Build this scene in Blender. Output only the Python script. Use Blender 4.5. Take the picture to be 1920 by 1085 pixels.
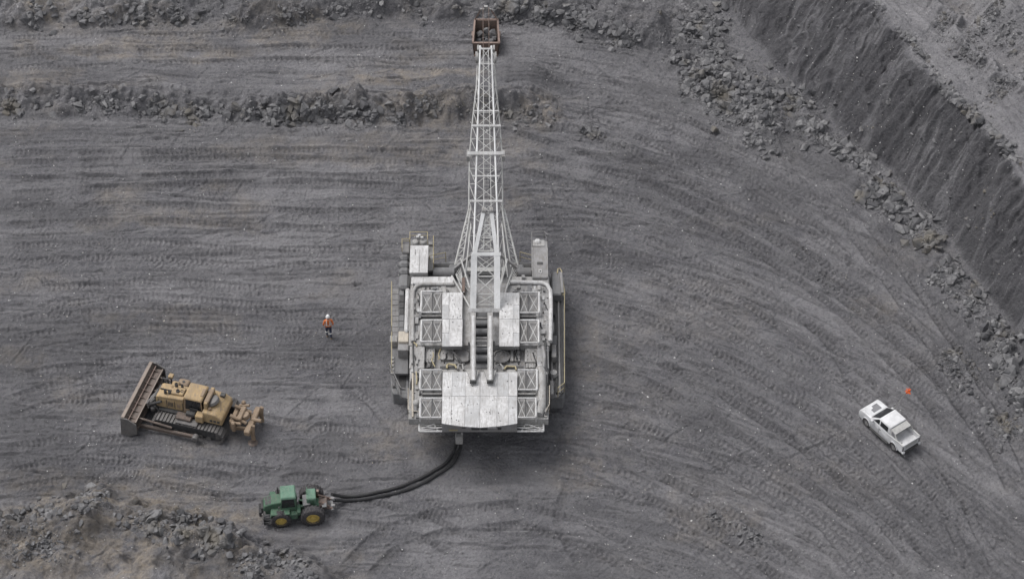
import bpy, bmesh, math, random
import numpy as np
from mathutils import Vector, Matrix

for o in list(bpy.data.objects):
    bpy.data.objects.remove(o, do_unlink=True)
scene = bpy.context.scene
COL = scene.collection

# ------------------------------------------------------------------ camera
ELEV = math.radians(46.0)          # depression of the view
HFOV = math.radians(20.0)
F_PX = 960.0 / math.tan(HFOV / 2)
DIST = F_PX / 26.6                 # about 205 m away
CAM = Vector((0, -DIST * math.cos(ELEV), DIST * math.sin(ELEV)))
cd = bpy.data.cameras.new('camera')
cam = bpy.data.objects.new('camera', cd)
COL.objects.link(cam)
cam.location = CAM
cam.rotation_euler = (math.pi / 2 - ELEV, 0, 0)
cd.sensor_fit = 'HORIZONTAL'
cd.sensor_width = 36
cd.lens = 18 / math.tan(HFOV / 2)
cd.clip_start = 1
cd.clip_end = 5000
scene.camera = cam

# ------------------------------------------------------------------ sky, sun, exposure (overcast)
SUN_DIR = Vector((-0.42, 0.22, 0.86)).normalized()     # towards the sun
world = bpy.data.worlds.new('World')
scene.world = world
world.use_nodes = True
wn = world.node_tree
wn.nodes.clear()
sky = wn.nodes.new('ShaderNodeTexSky')
sky.sky_type = 'NISHITA'
sky.sun_disc = False
sky.sun_elevation = math.asin(SUN_DIR.z)
sky.sun_rotation = math.atan2(SUN_DIR.x, SUN_DIR.y)
sky.dust_density = 4.0
sky.air_density = 1.0
hs = wn.nodes.new('ShaderNodeHueSaturation')
hs.inputs['Saturation'].default_value = 0.2
bg = wn.nodes.new('ShaderNodeBackground')
bg.inputs['Strength'].default_value = 0.148
wo = wn.nodes.new('ShaderNodeOutputWorld')
wn.links.new(sky.outputs[0], hs.inputs['Color'])
wn.links.new(hs.outputs[0], bg.inputs['Color'])
wn.links.new(bg.outputs[0], wo.inputs['Surface'])
sl = bpy.data.lights.new('sun', 'SUN')
sl.energy = 1.0
sl.angle = math.radians(28)
sl.color = (1.0, 0.985, 0.97)
so = bpy.data.objects.new('sun', sl)
COL.objects.link(so)
so.rotation_euler = SUN_DIR.to_track_quat('Z', 'Y').to_euler()
scene.view_settings.view_transform = 'Standard'
scene.view_settings.look = 'None'
scene.view_settings.exposure = 0.33
scene.view_settings.gamma = 1.0
scene.view_settings.use_curve_mapping = False
scene.render.engine = 'CYCLES'

rnd = random.Random(7)
nr = np.random.RandomState(11)
PI = math.pi
SE, CE = math.sin(ELEV), math.cos(ELEV)

def at(px, py, z=0.0):
    """point of the place at height z that the photograph shows at a pixel"""
    a = (px - 960) / F_PX
    b = (542.5 - py) / F_PX
    d = Vector((a, CE + b * SE, -SE + b * CE))
    t = (z - CAM.z) / d.z
    return CAM + d * t

def to_px(x, y, z):
    dx = x - CAM.x; dy = y - CAM.y; dz = z - CAM.z
    dep = dy * CE - dz * SE
    up = dy * SE + dz * CE
    return 960 + F_PX * dx / dep, 542.5 - F_PX * up / dep

# ------------------------------------------------------------------ materials
def new_mat(name):
    m = bpy.data.materials.new(name)
    m.use_nodes = True
    nt = m.node_tree
    bsdf = nt.nodes['Principled BSDF']
    return m, nt, bsdf

def N(nt, typ, **kw):
    n = nt.nodes.new(typ)
    for k, v in kw.items():
        setattr(n, k, v)
    return n

def ramp(nt, src, p0, p1, c0=(0, 0, 0, 1), c1=(1, 1, 1, 1)):
    r = nt.nodes.new('ShaderNodeValToRGB')
    r.color_ramp.elements[0].position = p0
    r.color_ramp.elements[1].position = p1
    r.color_ramp.elements[0].color = c0
    r.color_ramp.elements[1].color = c1
    nt.links.new(src, r.inputs[0])
    return r.outputs[0]

def mix(nt, fac, a, b, blend='MIX'):
    m = nt.nodes.new('ShaderNodeMix')
    m.data_type = 'RGBA'
    m.blend_type = blend
    for sock, v in ((m.inputs[0], fac), (m.inputs[6], a), (m.inputs[7], b)):
        if isinstance(v, bpy.types.NodeSocket):
            nt.links.new(v, sock)
        elif isinstance(v, (int, float)):
            sock.default_value = v
        else:
            sock.default_value = (v[0], v[1], v[2], 1)
    return m.outputs[2]

def noise(nt, vec, scale, detail=4, rough=0.6):
    n = nt.nodes.new('ShaderNodeTexNoise')
    n.inputs['Scale'].default_value = scale
    n.inputs['Detail'].default_value = detail
    n.inputs['Roughness'].default_value = rough
    nt.links.new(vec, n.inputs['Vector'])
    return n.outputs['Fac']

def scaled(nt, vec, s):
    m = nt.nodes.new('ShaderNodeMapping')
    m.inputs['Scale'].default_value = s
    nt.links.new(vec, m.inputs['Vector'])
    return m.outputs[0]

def paint(name, col, dirt=(0.16, 0.145, 0.13), amount=0.5, rough=0.6, metal=0.0, grime=2.2, rust=0.0, streak=True):
    """worn industrial paint: faded patches, dirt, streaks, specks of rust"""
    m, nt, b = new_mat(name)
    tc = nt.nodes.new('ShaderNodeNewGeometry')
    pos = tc.outputs['Position']
    n1 = noise(nt, pos, grime * 0.35, 5, 0.65)
    n2 = noise(nt, pos, grime * 2.0, 5, 0.7)
    n3 = noise(nt, scaled(nt, pos, (5, 0.8, 2)), grime, 4, 0.6)
    c = mix(nt, ramp(nt, n1, 0.42, 0.62), col, tuple(x * 0.70 for x in col))
    c = mix(nt, ramp(nt, n2, 0.47, 0.66), c, tuple(x * (1 - 0.55 * amount) + d * 0.55 * amount for x, d in zip(col, dirt)))
    if streak:
        c = mix(nt, ramp(nt, n3, 0.50, 0.70), c, tuple(x * (1 - amount) + d * amount for x, d in zip(col, dirt)))
    n5 = noise(nt, pos, grime * 1.1, 8, 0.78)
    c = mix(nt, ramp(nt, n5, 0.51, 0.63), c, tuple(x * (1 - 0.6 * amount) + d * 0.6 * amount for x, d in zip(col, dirt)))
    if rust > 0:
        n4 = noise(nt, pos, grime * 3.1, 6, 0.75)
        c = mix(nt, ramp(nt, n4, 0.66 - 0.12 * rust, 0.72 - 0.08 * rust), c, (0.16, 0.085, 0.055))
    nt.links.new(c, b.inputs['Base Color'])
    b.inputs['Roughness'].default_value = rough
    b.inputs['Metallic'].default_value = metal
    b.inputs['Specular IOR Level'].default_value = 0.3
    bp = nt.nodes.new('ShaderNodeBump')
    bp.inputs['Strength'].default_value = 0.25
    bp.inputs['Distance'].default_value = 0.02
    nt.links.new(n2, bp.inputs['Height'])
    nt.links.new(bp.outputs[0], b.inputs['Normal'])
    return m

M = {}
M['roof'] = paint('worn_white_roof_paint', (0.58, 0.575, 0.575), amount=0.68, rust=0.12)
M['light'] = paint('worn_light_grey_paint', (0.37, 0.365, 0.36), amount=0.85, rust=0.22)
M['roof_b'] = paint('stained_white_roof_paint', (0.52, 0.52, 0.525), amount=0.65, rust=0.25, grime=1.6)
M['deck'] = paint('stained_deck_paint', (0.33, 0.328, 0.33), amount=0.8, rust=0.3, grime=1.7)
M['mid'] = paint('worn_mid_grey_paint', (0.27, 0.266, 0.268), amount=0.8, rust=0.25)
M['steel'] = paint('dusty_grey_steel', (0.19, 0.19, 0.195), dirt=(0.09, 0.085, 0.08), amount=0.6, rust=0.3)
M['dark'] = paint('dark_oily_steel', (0.06, 0.06, 0.062), dirt=(0.12, 0.11, 0.10), amount=0.4)
M['mast'] = paint('pale_mast_paint', (0.74, 0.74, 0.74), dirt=(0.3, 0.28, 0.26), amount=0.35, grime=1.5, rust=0.1)
M['lattice'] = paint('pale_lattice_paint', (0.50, 0.50, 0.49), dirt=(0.22, 0.20, 0.18), amount=0.6, grime=1.5, rust=0.2)
M['rail'] = paint('faded_yellow_rail_paint', (0.42, 0.36, 0.22), dirt=(0.2, 0.18, 0.15), amount=0.5)
M['cream'] = paint('faded_cream_paint', (0.50, 0.45, 0.38), amount=0.5)
M['rusty'] = paint('rusty_bucket_steel', (0.13, 0.105, 0.095), dirt=(0.20, 0.12, 0.085), amount=0.7, rust=0.6)
M['rim'] = paint('worn_rusty_rim', (0.24, 0.18, 0.155), dirt=(0.28, 0.20, 0.17), amount=0.6)
M['dozer'] = paint('dusty_ochre_paint', (0.42, 0.30, 0.16), dirt=(0.19, 0.155, 0.125), amount=0.95, grime=3.0)
M['dozer_tan'] = paint('mud_coated_tan_paint', (0.28, 0.205, 0.14), dirt=(0.17, 0.14, 0.115), amount=0.75, grime=3.0)
M['blade'] = paint('scoured_blade_steel', (0.13, 0.11, 0.098), dirt=(0.19, 0.14, 0.115), amount=0.8, rough=0.5, metal=0.25, grime=3.2, rust=0.5)
M['edge'] = paint('polished_edge_steel', (0.27, 0.23, 0.20), dirt=(0.25, 0.19, 0.16), amount=0.6, rough=0.4, metal=0.4)
M['track'] = paint('dusty_track_steel', (0.15, 0.145, 0.145), dirt=(0.22, 0.20, 0.18), amount=0.6, grime=4, rough=0.5, metal=0.2)
M['green'] = paint('faded_green_paint', (0.06, 0.145, 0.09), dirt=(0.13, 0.13, 0.11), amount=0.85, grime=4)
M['green_roof'] = paint('faded_green_roof_paint', (0.12, 0.23, 0.165), dirt=(0.17, 0.20, 0.16), amount=0.7, grime=4)
M['hub'] = paint('yellow_wheel_paint', (0.60, 0.44, 0.12), dirt=(0.22, 0.17, 0.09), amount=0.5, grime=6)
M['rubber'] = paint('dusty_rubber', (0.045, 0.043, 0.046), dirt=(0.13, 0.12, 0.12), amount=0.7, rough=0.85, grime=5)
M['hose'] = paint('black_hose_rubber', (0.028, 0.028, 0.03), dirt=(0.06, 0.058, 0.058), amount=0.6, rough=0.5, grime=3)
M['ute_white'] = paint('dusty_white_car_paint', (0.66, 0.66, 0.67), dirt=(0.42, 0.41, 0.40), amount=0.5, rough=0.35, grime=3, streak=False)
M['ute_grey'] = paint('grey_canvas', (0.48, 0.475, 0.46), dirt=(0.3, 0.29, 0.28), amount=0.4, rough=0.7, grime=4)
M['decal'] = paint('grey_bonnet_print', (0.20, 0.20, 0.21), amount=0.15, grime=6)
M['glass'] = paint('dark_tinted_glass', (0.02, 0.021, 0.024), dirt=(0.10, 0.10, 0.10), amount=0.25, rough=0.12)
M['glass'].node_tree.nodes['Principled BSDF'].inputs['Specular IOR Level'].default_value = 0.5
M['orange'] = paint('orange_work_shirt', (0.62, 0.17, 0.05), dirt=(0.40, 0.13, 0.06), amount=0.4, rough=0.9, grime=9)
M['flag'] = paint('bright_orange_flag', (0.85, 0.16, 0.04), dirt=(0.6, 0.12, 0.04), amount=0.2, rough=0.8)
M['navy'] = paint('navy_trousers', (0.035, 0.04, 0.075), dirt=(0.08, 0.08, 0.10), amount=0.5, rough=0.9, grime=8)
M['skin'] = paint('skin', (0.45, 0.24, 0.17), amount=0.1, grime=8)
M['helmet'] = paint('white_helmet', (0.80, 0.80, 0.80), amount=0.1, rough=0.4, grime=8)
M['tape'] = paint('silver_reflective_tape', (0.75, 0.74, 0.70), amount=0.15, rough=0.4, grime=8)
M['boot'] = paint('tan_boot', (0.20, 0.15, 0.10), amount=0.5, grime=9)
M['hair'] = paint('dark_hair', (0.03, 0.024, 0.02), amount=0.1, grime=9)
M['red'] = paint('red_lamp_plastic', (0.4, 0.03, 0.02), amount=0.2, grime=6)

# ground: pit floor of coal dust, clay and crushed rock
def ground_material():
    m, nt, b = new_mat('pit_floor_coal_and_clay')
    g = nt.nodes.new('ShaderNodeNewGeometry')
    pos = g.outputs['Position']
    at_ = nt.nodes.new('ShaderNodeAttribute')
    at_.attribute_name = 'soil'
    sep = nt.nodes.new('ShaderNodeSeparateColor')
    nt.links.new(at_.outputs['Color'], sep.inputs[0])
    big = noise(nt, pos, 0.11, 6, 0.62)
    med = noise(nt, pos, 0.9, 6, 0.7)
    fine = noise(nt, pos, 6.0, 6, 0.75)
    grit = noise(nt, pos, 22.0, 3, 0.8)
    c = mix(nt, ramp(nt, big, 0.34, 0.66), (0.112, 0.110, 0.122), (0.172, 0.168, 0.177))
    c = mix(nt, ramp(nt, med, 0.42, 0.70), c, (0.190, 0.186, 0.192))
    c = mix(nt, ramp(nt, noise(nt, pos, 3.2, 6, 0.8), 0.50, 0.66), c, (0.080, 0.079, 0.086))
    c = mix(nt, ramp(nt, fine, 0.52, 0.68), c, (0.074, 0.073, 0.079))
    c = mix(nt, ramp(nt, noise(nt, pos, 4.3, 6, 0.8), 0.54, 0.70), c, (0.205, 0.200, 0.204))
    c = mix(nt, ramp(nt, grit, 0.54, 0.70), c, (0.27, 0.264, 0.266))
    # dusty pale ground, plus light painted on ridges and groove lips
    d = nt.nodes.new('ShaderNodeMath'); d.operation = 'MULTIPLY'
    nt.links.new(sep.outputs['Green'], d.inputs[0])
    nt.links.new(ramp(nt, fine, 0.34, 0.66, (1, 1, 1, 1), (0.35,) * 3 + (1,)), d.inputs[1])
    c = mix(nt, d.outputs[0], c, (0.30, 0.293, 0.302))
    # brown clay
    e = nt.nodes.new('ShaderNodeMath'); e.operation = 'MULTIPLY'
    nt.links.new(sep.outputs['Red'], e.inputs[0])
    nt.links.new(ramp(nt, med, 0.36, 0.66), e.inputs[1])
    c = mix(nt, e.outputs[0], c, mix(nt, ramp(nt, fine, 0.4, 0.65), (0.31, 0.268, 0.218), (0.225, 0.193, 0.16)))
    # dark coal seam, plus shade painted into grooves and rut edges
    f = nt.nodes.new('ShaderNodeMath'); f.operation = 'MULTIPLY'
    nt.links.new(sep.outputs['Blue'], f.inputs[0])
    nt.links.new(ramp(nt, fine, 0.36, 0.66, (1, 1, 1, 1), (0.55,) * 3 + (1,)), f.inputs[1])
    c = mix(nt, f.outputs[0], c, (0.060, 0.059, 0.064))
    nt.links.new(c, b.inputs['Base Color'])
    b.inputs['Roughness'].default_value = 0.9
    b.inputs['Specular IOR Level'].default_value = 0.25
    vor = nt.nodes.new('ShaderNodeTexVoronoi')
    vor.inputs['Scale'].default_value = 5.0
    nt.links.new(pos, vor.inputs['Vector'])
    bp1 = nt.nodes.new('ShaderNodeBump')
    bp1.inputs['Strength'].default_value = 1.0
    bp1.inputs['Distance'].default_value = 0.20
    nt.links.new(fine, bp1.inputs['Height'])
    bp2 = nt.nodes.new('ShaderNodeBump')
    bp2.invert = True
    bp2.inputs['Strength'].default_value = 0.4
    bp2.inputs['Distance'].default_value = 0.10
    nt.links.new(vor.outputs['Distance'], bp2.inputs['Height'])
    nt.links.new(bp1.outputs[0], bp2.inputs['Normal'])
    nt.links.new(bp2.outputs[0], b.inputs['Normal'])
    return m
M['ground'] = ground_material()

def rock_material(name, base, lo, hi):
    m, nt, b = new_mat(name)
    g = nt.nodes.new('ShaderNodeNewGeometry')
    pos = g.outputs['Position']
    oi = nt.nodes.new('ShaderNodeObjectInfo')
    n1 = noise(nt, pos, 3.0, 5, 0.7)
    n2 = noise(nt, pos, 0.35, 3, 0.6)
    add = nt.nodes.new('ShaderNodeMath'); add.operation = 'ADD'
    nt.links.new(g.outputs['Random Per Island'], add.inputs[0])
    nt.links.new(oi.outputs['Random'], add.inputs[1])
    fr = nt.nodes.new('ShaderNodeMath'); fr.operation = 'FRACT'
    nt.links.new(add.outputs[0], fr.inputs[0])
    c = mix(nt, fr.outputs[0], lo, hi)
    c = mix(nt, ramp(nt, n1, 0.45, 0.75), c, tuple(x * 0.6 for x in base))
    c = mix(nt, ramp(nt, n2, 0.55, 0.7), c, (base[0] * 1.15, base[1] * 1.05, base[2] * 0.9))
    nt.links.new(c, b.inputs['Base Color'])
    b.inputs['Roughness'].default_value = 0.85
    b.inputs['Specular IOR Level'].default_value = 0.3
    bp = nt.nodes.new('ShaderNodeBump')
    bp.inputs['Strength'].default_value = 0.5
    bp.inputs['Distance'].default_value = 0.06
    nt.links.new(n1, bp.inputs['Height'])
    nt.links.new(bp.outputs[0], b.inputs['Normal'])
    return m
M['rock'] = rock_material('broken_grey_rock', (0.12, 0.12, 0.122), (0.085, 0.084, 0.09), (0.215, 0.211, 0.214))
M['pebble'] = rock_material('pale_pebble', (0.40, 0.40, 0.40), (0.14, 0.14, 0.14), (0.70, 0.69, 0.68))

# ------------------------------------------------------------------ mesh helpers
class MB:
    def __init__(self):
        self.v = []; self.f = []
    def add(self, vs, fs):
        n = len(self.v)
        self.v += [Vector(p) for p in vs]
        self.f += [tuple(i + n for i in f) for f in fs]
        return self
    def box(self, c, s, R=None):
        c = Vector(c); hx, hy, hz = s[0] / 2, s[1] / 2, s[2] / 2
        P = [Vector((x, y, z)) for z in (-hz, hz) for y in (-hy, hy) for x in (-hx, hx)]
        if R is not None:
            P = [R @ p for p in P]
        return self.add([p + c for p in P], [(0, 2, 3, 1), (4, 5, 7, 6), (0, 1, 5, 4), (2, 6, 7, 3), (0, 4, 6, 2), (1, 3, 7, 5)])
    def bb(self, x0, x1, y0, y1, z0, z1):
        return self.box(((x0 + x1) / 2, (y0 + y1) / 2, (z0 + z1) / 2), (abs(x1 - x0), abs(y1 - y0), abs(z1 - z0)))
    def frustum(self, x0, x1, y0, y1, z0, X0, X1, Y0, Y1, z1):
        return self.add([(x0, y0, z0), (x1, y0, z0), (x0, y1, z0), (x1, y1, z0), (X0, Y0, z1), (X1, Y0, z1), (X0, Y1, z1), (X1, Y1, z1)],
                        [(0, 2, 3, 1), (4, 5, 7, 6), (0, 1, 5, 4), (2, 6, 7, 3), (0, 4, 6, 2), (1, 3, 7, 5)])
    def tube(self, p0, p1, r, n=6, r1=None, cap=True):
        p0 = Vector(p0); p1 = Vector(p1)
        r1 = r if r1 is None else r1
        d = (p1 - p0).normalized()
        a = d.orthogonal().normalized(); b = d.cross(a)
        V = []
        for p, rr in ((p0, r), (p1, r1)):
            for k in range(n):
                t = 2 * PI * (k + 0.5) / n
                V.append(p + (a * math.cos(t) + b * math.sin(t)) * rr)
        Fs = [(k, (k + 1) % n, n + (k + 1) % n, n + k) for k in range(n)]
        if cap:
            Fs += [tuple(reversed(range(n))), tuple(range(n, 2 * n))]
        return self.add(V, Fs)
    def beam(self, p0, p1, w, h, up=(0, 0, 1)):
        """rectangular bar from p0 to p1"""
        p0 = Vector(p0); p1 = Vector(p1)
        d = (p1 - p0).normalized(); up = Vector(up)
        s = d.cross(up)
        if s.length < 1e-4:
            s = d.orthogonal()
        s.normalize(); u = s.cross(d)
        V = [p + s * (i * w / 2) + u * (j * h / 2) for p in (p0, p1) for (i, j) in ((-1, -1), (1, -1), (1, 1), (-1, 1))]
        return self.add(V, [(0, 1, 5, 4), (1, 2, 6, 5), (2, 3, 7, 6), (3, 0, 4, 7), (3, 2, 1, 0), (4, 5, 6, 7)])
    def path(self, pts, r, n=8):
        pts = [Vector(p) for p in pts]
        V = []; ref = None
        for i, p in enumerate(pts):
            d = (pts[min(i + 1, len(pts) - 1)] - pts[max(i - 1, 0)]).normalized()
            if ref is None:
                ref = d.orthogonal().normalized()
            a = (ref - d * ref.dot(d)).normalized(); ref = a
            b = d.cross(a)
            V += [p + (a * math.cos(2 * PI * k / n) + b * math.sin(2 * PI * k / n)) * r for k in range(n)]
        Fs = []
        for i in range(len(pts) - 1):
            for k in range(n):
                Fs.append((i * n + k, i * n + (k + 1) % n, (i + 1) * n + (k + 1) % n, (i + 1) * n + k))
        m = len(pts)
        Fs += [tuple(reversed(range(n))), tuple(range((m - 1) * n, m * n))]
        return self.add(V, Fs)
    def prism(self, pts, axis, a0, a1):
        """polygon of (u,v) pairs swept along an axis: 'y' takes (x,z), 'z' takes (x,y), 'x' takes (y,z)"""
        def P(u, v, a):
            return {'y': (u, a, v), 'z': (u, v, a), 'x': (a, u, v)}[axis]
        n = len(pts)
        V = [P(u, v, a0) for u, v in pts] + [P(u, v, a1) for u, v in pts]
        Fs = [(k, (k + 1) % n, n + (k + 1) % n, n + k) for k in range(n)] + [tuple(reversed(range(n))), tuple(range(n, 2 * n))]
        return self.add(V, Fs)
    def lathe(self, c, axis, prof, n=20):
        """profile of (radius, along) swept round an axis through c"""
        c = Vector(c); d = Vector(axis).normalized()
        a = d.orthogonal().normalized(); b = d.cross(a)
        V = []
        for r, h in prof:
            for k in range(n):
                t = 2 * PI * k / n
                V.append(c + d * h + (a * math.cos(t) + b * math.sin(t)) * r)
        Fs = []
        for i in range(len(prof) - 1):
            for k in range(n):
                Fs.append((i * n + k, i * n + (k + 1) % n, (i + 1) * n + (k + 1) % n, (i + 1) * n + k))
        Fs += [tuple(reversed(range(n))), tuple(range((len(prof) - 1) * n, len(prof) * n))]
        return self.add(V, Fs)
    def build(self, name, mat, parent=None, off=(0, 0, 0), bevel=0.0, smooth=False, seg=1):
        off = Vector(off)
        me = bpy.data.meshes.new(name)
        me.from_pydata([tuple(p - off) for p in self.v], [], self.f)
        bm = bmesh.new(); bm.from_mesh(me)
        bmesh.ops.recalc_face_normals(bm, faces=bm.faces)
        if bevel > 0:
            es = [e for e in bm.edges if len(e.link_faces) == 2 and e.calc_face_angle(0) > 0.5]
            bmesh.ops.bevel(bm, geom=es, offset=bevel, segments=seg, affect='EDGES', profile=0.5, clamp_overlap=True)
        bm.to_mesh(me); bm.free()
        if smooth:
            me.polygons.foreach_set('use_smooth', [True] * len(me.polygons))
            try:
                me.set_sharp_from_angle(angle=math.radians(42))
            except Exception:
                pass
        me.materials.append(M[mat] if isinstance(mat, str) else mat)
        o = bpy.data.objects.new(name, me)
        COL.objects.link(o)
        if parent is not None:
            o.parent = parent
        return o

def tag(o, label, cat, group=None, kind=None):
    if label: o['label'] = label
    if cat: o['category'] = cat
    if group: o['group'] = group
    if kind: o['kind'] = kind
    return o

def thing(name, loc, rz, label, cat, group=None):
    o = bpy.data.objects.new(name, None)
    COL.objects.link(o)
    o.location = loc
    o.rotation_euler = (0, 0, rz)
    o.empty_display_size = 0.5
    return tag(o, label, cat, group)

def copy_tree(o, parent=None, label=None):
    c = o.copy(); COL.objects.link(c); c.parent = parent
    if label: c['label'] = label
    for ch in list(o.children):
        copy_tree(ch, c)
    return c

# ------------------------------------------------------------------ noise on arrays
def _hash(ix, iy, seed):
    h = (ix.astype(np.int64) * 374761393 + iy.astype(np.int64) * 668265263 + seed * 1442695041) & 0xFFFFFFFF
    h = ((h ^ (h >> 13)) * 1274126177) & 0xFFFFFFFF
    h = ((h ^ (h >> 16)) * 2246822519) & 0xFFFFFFFF
    return ((h ^ (h >> 15)) & 0xFFFF).astype(np.float32) / 32767.5 - 1.0

def vn(x, y, seed=0):
    ix = np.floor(x); iy = np.floor(y)
    fx = (x - ix).astype(np.float32); fy = (y - iy).astype(np.float32)
    fx = fx * fx * fx * (fx * (fx * 6 - 15) + 10); fy = fy * fy * fy * (fy * (fy * 6 - 15) + 10)
    a = _hash(ix, iy, seed); b = _hash(ix + 1, iy, seed); c = _hash(ix, iy + 1, seed); d = _hash(ix + 1, iy + 1, seed)
    return (a + (b - a) * fx) * (1 - fy) + (c + (d - c) * fx) * fy

def fbm(x, y, oct=4, seed=0, gain=0.5):
    s = 0; amp = 1
    for k in range(oct):
        c, q = math.cos(0.25 * k), math.sin(0.25 * k)
        s = s + amp * vn((x * c - y * q) * 2 ** k + 17.3 * k, (x * q + y * c) * 2 ** k - 9.1 * k, seed + k)
        amp *= gain
    return s

def sstep(a, b, x):
    t = np.clip((x - a) / (b - a), 0, 1)
    return t * t * (3 - 2 * t)

# ------------------------------------------------------------------ terrain
STEP = 0.085
xi = np.arange(-43.0, 43.0 + STEP, STEP)
yi = np.arange(-26.0, 35.0 + STEP, STEP)
def stretch(core, reach):
    out = []; d = STEP; p = 0.0
    while p < reach:
        d = min(d * 1.28, 60); p += d; out.append(p)
    out = np.array(out)
    return np.concatenate([core[0] - out[::-1], core, core[-1] + out])
XS = stretch(xi, 700.0); YS = stretch(yi, 700.0)
GX, GY = np.meshgrid(XS, YS)
EDGE = sstep(0, 25, np.maximum(np.maximum(np.abs(GX) - 43, 0), np.maximum(np.maximum(-26 - GY, GY - 35), 0)))

# flow of the wheel tracks: level on the left, sweeping down to the right on the right
FV = GY + 0.10 * vn(GX / 3.1, GY / 2.3, 5) + 0.35 * vn(GX / 9, GY / 7, 6) + 0.0165 * np.maximum(GX, -4) ** 2 * np.where(GX > 0, 1, 0) + 0.4 * np.sin(GX * 0.11 + GY * 0.07)
FU = GX
Z = 0.16 * fbm(GX / 14, GY / 11, 3, 1)
SOIL = np.zeros(GX.shape + (3,), np.float32)  # clay, dust and coal amounts; some relief shade is painted in too

# highwall along the upper right: toe on the floor, crest seven metres up
CREST_Z = 6.0
toe_px = [(1180, -120), (1345, 0), (1420, 90), (1520, 190), (1600, 270), (1690, 345), (1770, 430), (1845, 545), (1905, 640), (1960, 740), (2100, 960)]
crest_px = [(1500, -150), (1640, 0), (1705, 75), (1760, 150), (1800, 190), (1865, 255), (1920, 318), (2000, 420), (2140, 600)]
toe_w = [at(px, py, 0) for px, py in toe_px]
crest_w = [at(px, py, CREST_Z) for px, py in crest_px]
wd = (toe_w[7] - toe_w[1]); wd.z = 0; wd.normalize()
wq = Vector((-wd.y, wd.x, 0))
if wq.x < 0: wq = -wq
WP = GX * wd.x + GY * wd.y
WQ = GX * wq.x + GY * wq.y
def pq(pts):
    a = sorted((p.x * wd.x + p.y * wd.y, p.x * wq.x + p.y * wq.y) for p in pts)
    return np.array([k[0] for k in a]), np.array([k[1] for k in a])
tp, tq = pq(toe_w); cp, cq = pq(crest_w)
QT = np.interp(WP, tp, tq) + 0.35 * vn(WP / 2.2, WP * 0, 31) + 0.12 * vn(WP / 0.6, WQ / 3, 32)
QC = np.interp(WP, cp, cq) + 0.45 * vn(WP / 3.1, WP * 0, 33) + 0.45 * vn(WP / 1.1, WP * 0, 34) + 0.22 * vn(WP / 0.25, WP * 0, 35)
QC = np.maximum(QC, QT + 2.0)
wt = (WQ - QT) / (QC - QT)
wall = np.clip(wt, 0, 1)
wall = wall + 0.10 * np.sin(wall * PI) * np.clip(wall, 0, 1)
Z = Z + CREST_Z * wall
onwall = sstep(-0.02, 0.08, wt) * (1 - sstep(0.94, 1.0, wt))
wpx = WP + 0.35 * WQ + 0.6 * vn(WP / 2.0, WQ / 1.6, 40) + 0.25 * vn(WP / 0.7, WQ / 0.6, 39)
gul = fbm(wpx / 1.5, WQ / 3.2, 4, 41, 0.55)
gul2 = fbm(wpx / 0.38, WQ / 1.5, 3, 44, 0.6)
gul3 = fbm(WP / 1.8, WQ / 1.3, 4, 48, 0.6)
Z = Z + onwall * (0.13 * gul + 0.09 * gul2 + 0.30 * gul3 + 0.12 * np.abs(fbm(WP / 0.95 + 0.3 * WQ, WQ / 0.8, 4, 230, 0.6)) - 0.16 * sstep(0.2, 0.3, fbm(WP / 2.6, WQ / 1.0, 3, 236)) + 0.02 * (nr.rand(*GX.shape) - 0.5))
bench = sstep(0.99, 1.06, wt)
Z = Z + bench * (0.22 * fbm(GX / 3.0, GY / 3.0, 4, 51) + 0.16 * fbm(WP / 3.5, WQ / 0.6, 3, 52))
# ridge of spoil on the upper bench, parallel with the crest
bd = WQ - QC
Z = Z + 0.8 * np.exp(-((bd - 4.1 - 0.3 * vn(WP / 3, WP * 0, 53)) / 0.45) ** 2) * bench
Z = Z + bench * 1.3 * sstep(5.5, 9.0, bd + 0.8 * vn(WP / 2, WQ / 2, 54))
wst = fbm(wpx / 0.5, WQ / 3.5, 4, 57, 0.65)
SOIL[..., 2] = np.maximum(SOIL[..., 2], onwall * np.clip(0.95 - 0.55 * sstep(0.1, 0.9, wst), 0, 1))
SOIL[..., 1] = np.maximum(SOIL[..., 1], onwall * 0.30 * sstep(0.35, 1.0, wst + 0.5 * vn(WP / 4, WQ / 2, 58)))
SOIL[..., 1] = np.maximum(SOIL[..., 1], bench * (0.62 + 0.3 * fbm(WP / 2.5, WQ / 1.2, 3, 55)))
SOIL[..., 0] = np.maximum(SOIL[..., 0], bench * sstep(3.8, 7.5, bd) * 0.55 * sstep(-0.2, 0.5, fbm(GX / 4, GY / 4, 2, 56)))
floor = 1 - sstep(-0.25, 0.0, wt)

# step down along the upper left, heaps at the top and lower left
def ywx(px_pts, z=0):
    w = [at(a, b, z) for a, b in px_pts]
    return np.array([p.x for p in w]), np.array([p.y for p in w])
ax, ay = ywx([(-120, 205), (60, 212), (250, 214), (420, 222), (600, 228), (700, 234), (800, 232), (900, 230), (1040, 226)])
stepline = np.interp(GX, ax, ay) + 0.35 * vn(GX / 1.7, GX * 0, 61) + 0.2 * vn(GX / 0.6, GX * 0, 62)
onx = 1 - sstep(at(985, 200).x, at(1075, 200).x, GX)
sd = GY - stepline
hstep = 0.85 + 0.35 * vn(GX / 4.0, GX * 0, 63)
Z = Z + onx * hstep * sstep(0.0, 1.5, sd) * (1 - sstep(2.0, 9.0, sd)) * 1.0
crag = onx * np.exp(-((sd - 0.9) / 1.3) ** 2)
Z = Z + crag * (0.30 * fbm(GX / 1.1, GY / 0.9, 4, 64) + 0.22 * np.abs(vn(GX / 0.7, GY / 0.6, 66)))
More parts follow.
